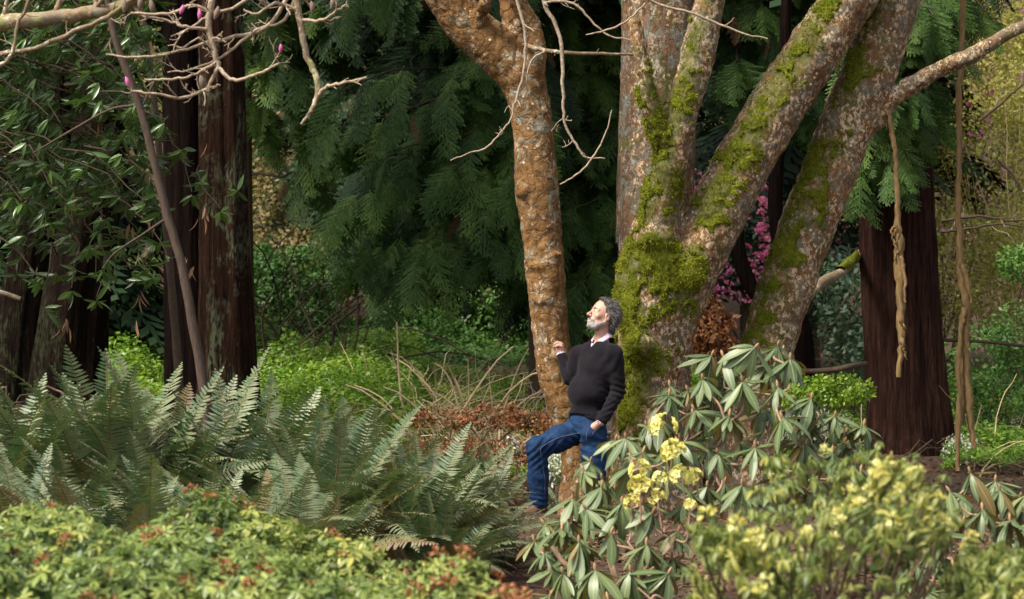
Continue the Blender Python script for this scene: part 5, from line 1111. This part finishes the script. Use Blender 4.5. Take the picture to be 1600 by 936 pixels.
def headl(q):
    a=q.copy(); a[:,1]=np.abs(a[:,1])
    d=ellipsoid(q,(-.012,0,.045),(.097,.076,.087)); d=smin(d,ellipsoid(q,(.030,0,-.015),(.060,.058,.090)),.03)
    d=smin(d,cone_chain(a,[(-.012,.050,-.038),(.055,.028,-.086)],[.022,.019]),.025); d=smin(d,ellipsoid(q,(.070,0,-.088),(.024,.026,.020)),.02)
    d=smin(d,cone_chain(a,[(.082,0,.030),(.068,.045,.031)],[.010,.009]),.015)
    d=smin(d,sph(a,(.060,.045,-.012),.017),.022); d=smin(d,ellipsoid(q,(.078,0,-.052),(.022,.030,.022)),.018)
    d=smax(d,-sph(a,(.100,.031,.012),.017),.012)
    d=smin(d,cone_chain(a,[(.086,0,.020),(.112,0,-.014)],[.0075,.011]),.009); d=smin(d,sph(q,(.116,0,-.019),.0115),.006); d=smin(d,sph(a,(.101,.012,-.024),.0085),.006)
    d=smax(d,-cone_chain(a,[(.110,.006,-.030),(.104,.008,-.030)],[.003,.003]),.003)
    d=smin(d,cone_chain(a,[(.078,.018,.020),(.083,.032,.0215),(.074,.046,.014)],[.0055,.006,.005]),.005)   # upper lid
    d=smin(d,cone_chain(a,[(.080,.020,.004),(.080,.034,.002),(.072,.045,.008)],[.005,.005,.005]),.005)     # lower lid
    d=smin(d,cone_chain(a,[(.099,0,-.048),(.090,.022,-.053)],[.0055,.004]),.005); d=smin(d,cone_chain(a,[(.097,0,-.060),(.089,.018,-.058)],[.006,.004]),.005)
    d=smax(d,-cone_chain(a,[(.108,0,-.0535),(.094,.024,-.0550)],[.0025,.002]),.003)
    e=ellipsoid(a-np.array([-.004,.078,-.004]),(0,0,0),(.019,.010,.031),np.array([[.97,0,.24],[0,1,0],[-.24,0,.97]])); e=smax(e,-ellipsoid(a,(.002,.090,0),(.010,.009,.019)),.005)
    return smin(d,e,.007)
NB=Q(939,538,.02)
def handR(p):
    d=None
    pal=cone_chain(p,[Q(878,556,.20),Q(876,548,.205),Q(875,541,.21)],[.026,.029,.030],k=.01)
    pal=smin(pal,ellipsoid(p,Q(874.5,541,.215),(.036,.038,.030)),.012); d=pal
    for i in range(4):
        k0=Q(872+i*2.6,535.5+i*.9,.19+i*.017); k1=k0+np.array([-.021+i*.002,.006,-.012]); k2=k1+np.array([-.004+.001*i,.010,-.024]); k3=k2+np.array([.013,.008,-.006])
        k0b=k0+np.array([.008,0,-.012]); l=(1,1.06,1,.84)[i]; r=(.0100,.0102,.0098,.0088)[i]
        d=smin(d,cone_chain(p,[k0b,k0,k0+(k1-k0)*l,k0+(k2-k0)*l,k0+(k3-k0)*l],[r*1.1,r*1.12,r*1.02,r*.95,r*.85]),.0035)
    d=smin(d,cone_chain(p,[Q(881,547,.185),Q(878,542,.172),Q(872.5,540.5,.165),Q(868.5,542,.172)],[.014,.0125,.0115,.0095]),.005)
    return d
ARML=[Q(959,552,-.15),Q(966,612,-.11),Q(938,656,-.205)]; ARMR=[Q(903,553,.13),Q(890,593,.10),Q(877.5,555,.20)]
LEGR=[Q(906,674,.09),Q(839,699,-.10),Q(842,789,-.03)]; LEGL=[Q(927,674,-.08),Q(928,746,-.13),Q(936,828,-.03)]
TF=np.array([-.77,-.64,0.]); TL=np.array([.64,-.77,0.]); TM=np.stack([TF,TL,[0,0,1]],1)
def torso(p,o=0):
    o=o+.006
    d=ellipsoid(p,Q(934,574,0),(.125+o,.185+o,.185+o),TM); d=smin(d,cone_chain(p,[Q(908,551,.12),Q(936,543,.0),Q(956,551,-.13)],[.055+o,.062+o,.057+o]),.06)
    d=smin(d,ellipsoid(p,Q(922,614,0)+TF*.018,(.148+o,.165+o,.155+o),TM),.06); return smin(d,ellipsoid(p,Q(918,650,0),(.126+o,.166+o,.10+o),TM),.05)
def foot(p,heel,toe,r=.038):
    d=cone_chain(p,[heel,heel*.5+toe*.5,toe],[r*.95,r,r*.80],k=.01); return d
HR,TR_=Q(847,797.5,.0),Q(822,801,-.13); HL,TL_=Q(940,833,.0),Q(915,838,-.13)
def fbody(p):
    q=hl(p); d=headl(q)*HS
    d=smin(d,cone_chain(p,[HO+HM@np.array([-.022,0,-.045]),NB],[.056,.059]),.025)
    d=smin(d,torso(p,-.036),.03)
    d=smin(d,cone_chain(p,ARML,[.045,.036,.028]),.02); d=smin(d,cone_chain(p,ARMR,[.045,.036,.025]),.02); d=smin(d,handR(p),.008)
    hl_=cone_chain(p,[ARML[2],Q(928,665,-.175),Q(920,676,-.135)],[.028,.030,.024],k=.01)
    for i in range(4): hl_=smin(hl_,cone_chain(p,[Q(921+i*2,675+i*1.5,-.135+i*.01),Q(914+i*3,685+i*1.5,-.115+i*.008)],[.0105,.008]),.004)
    hl_=smin(hl_,cone_chain(p,[Q(930,665,-.17),Q(923,671,-.14)],[.012,.009]),.005)
    d=smin(d,hl_,.01)
    d=smin(d,cone_chain(p,LEGR,[.075,.05,.035]),.03); d=smin(d,cone_chain(p,LEGL,[.075,.05,.035]),.03)
    d=smin(d,foot(p,HR,TR_,.026),.02); return smin(d,foot(p,HL,TL_,.026),.02)
man=thing('person','grey-haired bearded man in black sweater and blue jeans leaning between the trunks, looking up','person',Q(915,830,0))
V_,F_=nets(fbody,Q(800,455,0)-[0,.4,0],Q(985,848,0)+[0,.45,0],.0040,slack=1.4); part('body',V_,F_,M['skin'],man,True)
def folds(V,c,ax,per,amp,rad_,seed=0):
    q=V-c; s=q@unit(ax); return amp*np.sin(s/per*6.283+2*fbm(V+seed,5,2))*np.exp(-(q*q).sum(1)/rad_**2)
zv=Q(0,543.5)[2]
def fsw(p):
    d=torso(p,.0); hemz=Q(0,657)[2]
    d=smax(d,(hemz+.06*(-(p-Q(918,657,0))@TF) )-p[:,2],.008)
    d=smin(d,cone_chain(p,ARML,[.068,.056,.046]),.035); d=smin(d,cone_chain(p,ARMR,[.062,.052,.040]),.03)
    d=smax(d,-((p-ARMR[2])@unit(ARMR[1]-ARMR[2]))-.0,.004)        # right cuff end
    d=smax(d,-((p-ARML[2])@unit(ARML[1]-ARML[2]))-.012,.004)
    nb=Q(938,536,.01); r=p-nb; fl=r@TF; ll=r@TL
    d=smax(d,-(np.sqrt(fl*fl+ll*ll)-.062-.2*np.maximum(r[:,2],0)),.006)
    w=np.abs(ll)-.62*(p[:,2]-zv+.0); d=smax(d,-np.maximum(w*.85,-fl-.0),.004)
    return d
V_,F_=nets(fsw,Q(860,520,0)-[0,.45,0],Q(990,672,0)+[0,.45,0],.0055,slack=1.5); n_=vnormals(V_,F_)
dv=.005*fbm(V_*np.array([1,1,1.6]),7,3)+folds(V_,ARML[1],[.3,0,1],.045,.008,.10)+folds(V_,ARML[1]*.4+ARML[2]*.6,[-.5,0,1],.035,.006,.08)+folds(V_,Q(945,650,-.1),[.8,0,.6],.05,.006,.10)+folds(V_,Q(890,575,.1),[1,0,.5],.04,.006,.08)+folds(V_,Q(952,565,-.18),[.8,0,-.6],.07,.005,.10)
# ribbed hem and cuffs
hz=V_[:,2]-Q(0,657)[2]; dv=dv-.010*np.exp(-((hz-.045)/.008)**2)*(np.abs(hz)<.1)*(((V_-ARML[2])**2).sum(1)>.012)
V_=V_+n_*dv[:,None]; part('sweater',V_,F_,M['knit'],man,True)
def fshirt(p):
    d=torso(p,-.010); d=smax(d,Q(0,560)[2]-p[:,2],.004); nb=Q(938,536,.01); r=p-nb; fl=r@TF; ll=r@TL
    d=smin(d,smax(np.sqrt(fl*fl+ll*ll)-.066,p[:,2]-Q(0,531)[2],.004),.01); d=smax(d,-(np.sqrt((fl-.01)**2+ll*ll)-.060),.004)
    w=np.abs(ll)-.55*(p[:,2]-zv-.028); return smax(d,-np.maximum(w*.85,-fl),.004)
V_,F_=nets(fshirt,Q(895,520,0)-[0,.3,0],Q(975,566,0)+[0,.3,0],.005,slack=1.5); part('shirt',V_,F_,M['shirt'],man,True)
# collar: stand, fold and two pointed leaves
nc=Q(939.5,527.5,.010); V=[];F=[]; na=41
for i in range(na):
    t=i/(na-1); th=rad(22+316*t); c_=TF*math.cos(th)+TL*math.sin(th); fr=max(0,math.cos(th)); pt=max(0,1-abs(th-rad(22))/.55,1-abs(th-rad(338))/.55)
    tip=.030+.040*pt**1.3; zt=.030*(1-fr)**1.2-.022*fr
    rows=[(.060,zt-.03),(.0635,zt+.004),(.067,zt+.007),(.071,zt+.002),(.086+.012*pt,zt-tip*.6),(.094+.020*pt,zt-tip),(.091+.020*pt,zt-tip-.001),(.082+.01*pt,zt-tip*.6)]
    for r_,z_ in rows: V.append(nc+c_*r_*np.array([1.0,1.0,1])+np.array([0,0,z_])-TF*.006)
for i in range(na-1):
    for j in range(7): F.append((i*8+j,(i+1)*8+j,(i+1)*8+j+1,i*8+j+1))
part('shirt_collar',np.array(V),F,M['shirt'],man,True)
def cuff(name,a,b,r,l,mat):
    B=Batch(); d=unit(b-a); tube(B,[a-d*.02,a,a+d*l*.5,a+d*l,a+d*l,a+d*l*.6],[r*.9,r,r*1.03,r*1.05,r*.93,r*.9],20); B.build(name,M[mat],man,True)
cuff('shirt_cuff',ARMR[2]+unit(ARMR[1]-ARMR[2])*.006,Q(875,546,.21),.037,.019,'shirt')
cuff('shirt_cuff',ARML[2],Q(928,665,-.175),.036,.016,'shirt')
B=Batch(); p0=Q(921.5,538.5,-.098)
for (x,y,d_) in ((926,541,-.10),(925.5,545,-.105)): tube(B,np.array([Q(x,y,d_)+[0,.004,0],Q(x,y,d_-.003)]),[.006,.005],8)
def fjeans(p):
    d=smax(ellipsoid(p,Q(917,662,0),(.124,.160,.125),TM),p[:,2]-Q(0,638)[2],.006)
    d=smin(d,cone_chain(p,[LEGR[0],LEGR[0]*.5+LEGR[1]*.5,LEGR[1],LEGR[1]*.5+LEGR[2]*.5,LEGR[2]],[.104,.100,.086,.078,.073],k=.03),.03)
    e=cone_chain(p,[LEGL[0],LEGL[0]*.5+LEGL[1]*.5,LEGL[1],LEGL[1]*.5+LEGL[2]*.5,LEGL[2]],[.106,.100,.084,.076,.072],k=.03); d=smin(d,e,.025)
    d=smin(d,ellipsoid(p,Q(920,677,-.165),(.065,.055,.058)),.03)
    d=smax(d,-((p-LEGR[2])@unit(LEGR[1]-LEGR[2]))-.006,.003)*1.0
    g=-((p-LEGL[2])@unit(LEGL[1]-LEGL[2]))-.006; return np.where(p[:,0]>Q(890,0)[0],smax(d,g,.003),d)
V_,F_=nets(fjeans,Q(810,640,0)-[0,.45,0],Q(975,845,0)+[0,.4,0],.0055,slack=1.5); n_=vnormals(V_,F_)
dv=.006*fbm(V_*np.array([1,1,1]),8,3)+folds(V_,LEGR[1]+[.03,0,-.03],[.7,0,-.7],.045,.011,.13)+folds(V_,Q(905,690,0),[.55,0,.83],.05,.011,.13)+folds(V_,Q(860,690,0),[1,0,-.4],.07,.005,.12)+folds(V_,LEGR[2]+[0,0,.04],[.15,0,1],.04,.009,.09)+folds(V_,LEGR[2]+[0,0,.2],[.5,0,1],.09,.004,.15)+folds(V_,Q(930,700,-.1),[.3,0,1],.06,.008,.14)+folds(V_,LEGL[2]+[0,0,.05],[.1,0,1],.04,.009,.09)
V_=V_+n_*(dv*.75)[:,None]; part('jeans',V_,F_,M['denim'],man,True)
def onsurf(f,p,lift=.002):
    for _ in range(8): p=p-grad(f,p)*f(p)[:,None]*.9
    return p+grad(f,p)*lift
def seam(rows): 
    p=smoothpath(np.array([Q(*r) for r in rows]),6); p=onsurf(fjeans,p.astype(float),.004); B=Batch(); tube(B,p,.0018,5); B.build('seam',M['stitch'],man,True)
seam([(896,672,-.15),(870,681,-.2),(855,692,-.25),(847,702,-.25),(852,725,-.2),(855,755,-.15),(854,782,-.12)]); seam([(919,664,-.2),(917,674,-.2),(916,684,-.2)]); seam([(938,664,-.25),(930,669,-.25),(926,676,-.25)])
B=Batch()
for c,ax in ((LEGR[2],unit(LEGR[1]-LEGR[2])),(LEGL[2],unit(LEGL[1]-LEGL[2]))):
    u=unit(np.cross(ax,[0,1,0])); w=np.cross(ax,u); th=np.linspace(0,6.283,25); ring=c+ax*.012+np.cos(th)[:,None]*u*.0705+np.sin(th)[:,None]*w*.0705; B=Batch(); tube(B,ring,.0022,5); B.build('hem_stitch',M['stitch'],man,True)
for heel,toe in ((HR,TR_),(HL,TL_)):
    d_=unit(toe-heel); sd_=unit(np.cross(d_,[0,0,1]))
    def fshoe(p):
        d=cone_chain(p,[heel+[0,0,.012],heel*.5+toe*.5+[0,0,.010],toe+[0,0,-.002]],[.043,.041,.034],k=.02); d=smin(d,cone_chain(p,[heel+d_*.02+[0,0,.02],heel+d_*.02+[0,0,.075]],[.042,.046]),.03)
        d=smax(d,-cone_chain(p,[heel+d_*.02+[0,0,.075],heel+d_*.02+[0,0,.12]],[.034,.05]),.006); return smax(d,(min(heel[2],toe[2])-.018)-p[:,2],.003)
    V_,F_=nets(fshoe,np.minimum(heel,toe)-.09,np.maximum(heel,toe)+.13,.005,slack=1.5); part('shoe',V_,F_,M['leather'],man,True)
    V=[];n8=24
    for z_,g_ in ((-.034,.96),(-.018,1.02),(-.012,1.0)):
        for a in range(n8):
            th=a/n8*6.283; L_=.165*math.cos(th); w_=.048*math.sin(th)*(1+.12*math.cos(th)); V.append((heel+toe)/2+d_*L_*g_*.98+sd_*w_*g_+np.array([0,0,z_+min(heel[2],toe[2])-(heel[2]+toe[2])/2]))
    F=[(k*n8+a,k*n8+(a+1)%n8,(k+1)*n8+(a+1)%n8,(k+1)*n8+a) for k in range(2) for a in range(n8)]+[tuple(range(n8))[::-1],tuple(range(2*n8,3*n8))]; part('shoe_sole',np.array(V),F,M['sole'],man)
# hair, beard, brows, eyes (all shaped in the head's own frame)
def toworld(q): return HO+(q*HS)@HM.T
def hairl(q):
    a=np.abs(q[:,1]); n=fbm(q*np.array([.45,1,1]),42,2)*.007+fbm(q,15,2)*.006
    d=ellipsoid(q,(-.022,0,.048),(.102,.085,.094))-n; d=smin(d,ellipsoid(q,(-.058,0,-.005),(.054,.068,.060))-n*1.3,.02); d=smin(d,ellipsoid(q,(.030,.012,.118),(.045,.055,.024))-n,.02)
    lim=np.interp(q[:,2],[-.1,-.03,-.005,.015,.045,.085,.13],[-.036,-.030,-.022,.018,.024,.038,.066])-.15*a+.008+n*.8; d=smax(d,q[:,0]-lim,.010); d=smax(d,-.062-q[:,2]-n,.012)
    return smax(d,-(headl(q)+.004),.002)
V_,F_=nets(lambda p:hairl(p),(-.15,-.11,-.11),(.11,.11,.18),.0036,slack=1.8); part('hair',toworld(V_),F_,M['hair'],man,True)
rh=np.random.RandomState(3); n_=vnormals(V_,F_); k=rh.choice(len(V_),5200); k=k[n_[k,0]<.75]; p=V_[k]; X_=unit(n_[k]*.35+np.array([-.85,0,.0])+np.stack([0*p[:,0],p[:,1]*2,-.5-(p[:,0]<-.05)*1.2],-1)+rh.randn(len(k),3)*.28)
HB=(np.array([(0,-.025,0),(0,.025,0),(.55,.022,.05),(.55,-.022,.05),(1,.004,-.02),(1,-.004,-.02)]),np.array([[0,1,2,3],[3,2,4,5]]),np.zeros((6,2)))
Ms=frames(p-n_[k]*.001,X_,n_[k]+rh.randn(len(k),3)*.3,.026+.030*rh.rand(len(k))); B=Batch(); B.many(HB,Ms); Vh,Fh,Uh=B.get(); o=part('hair_strands',toworld(Vh),Fh,M['hairs'],man,True,uv=Uh,kind='stuff')
def beardl(q):
    a=np.abs(q[:,1]); n=.0035*fbm(q,60,2); d=headl(q)-.0022-n*.8-.002*np.exp(-((q-np.array([.085,0,-.095]))**2).sum(1)/.03**2)
    top=np.interp(q[:,0],[-.01,.015,.04,.07,.09,.13],[-.010,-.040,-.058,-.052,-.038,-.036]); d=smax(d,q[:,2]-top,.004); d=smax(d,-.004-q[:,0]-.0*a,.004); d=smax(d,-.116-q[:,2]+.0,.004)
    aq=q.copy(); aq[:,1]=a; return smax(d,-cone_chain(aq,[(.112,0,-.0545),(.100,.017,-.0560)],[.0085,.006]),.003)
V_,F_=nets(beardl,(-.03,-.09,-.13),(.14,.09,.01),.0032,slack=1.8); part('beard',toworld(V_),F_,M['beard'],man,True)
n_=vnormals(V_,F_); k=rh.choice(len(V_),1500); k=k[n_[k,2]<.6]; X_=unit(n_[k]*.6+np.array([.1,0,-.7])+rh.randn(len(k),3)*.3); Ms=frames(V_[k]-n_[k]*.002,X_,n_[k]+rh.randn(len(k),3)*.3,.008+.008*rh.rand(len(k)))
B=Batch(); B.many(HB,Ms); Vh,Fh,Uh=B.get(); part('beard_hairs',toworld(Vh),Fh,M['beards'],man,True,uv=Uh,kind='stuff')
for s in (1,-1):
    B=Batch(); tube(B,toworld(np.array([(.094,.012*s,.034),(.0915,.026*s,.039),(.081,.040*s,.038),(.070,.050*s,.033)])),[.0032,.0045,.0038,.0015],6); B.build('eyebrow',M['hair'],man,True)
    B=Batch(); tube(B,toworld(np.array([(.1035,.004*s,-.0415),(.102,.014*s,-.044),(.094,.026*s,-.051)])),[.005,.005,.0025],6); B.build('moustache',M['hair'],man,True)
    for nm,c,r_,mt in (('eye',(.0765,.0325*s,.0115),.0115,'eyewhite'),('iris',(.0845,.0335*s,.0125),.0050,'iris')):
        V=[];n8=12
        for i in range(9):
            for j in range(n8): ph=math.pi*i/8; th=j/n8*6.283; V.append((c[0]+r_*math.sin(ph)*math.cos(th),c[1]+r_*math.sin(ph)*math.sin(th),c[2]+r_*math.cos(ph)))
        F=[(i*n8+j,i*n8+(j+1)%n8,(i+1)*n8+(j+1)%n8,(i+1)*n8+j) for i in range(8) for j in range(n8)]; part(nm,toworld(np.array(V)),np.array(F),M[mt],man,True)
print('man',time.time()-T0)
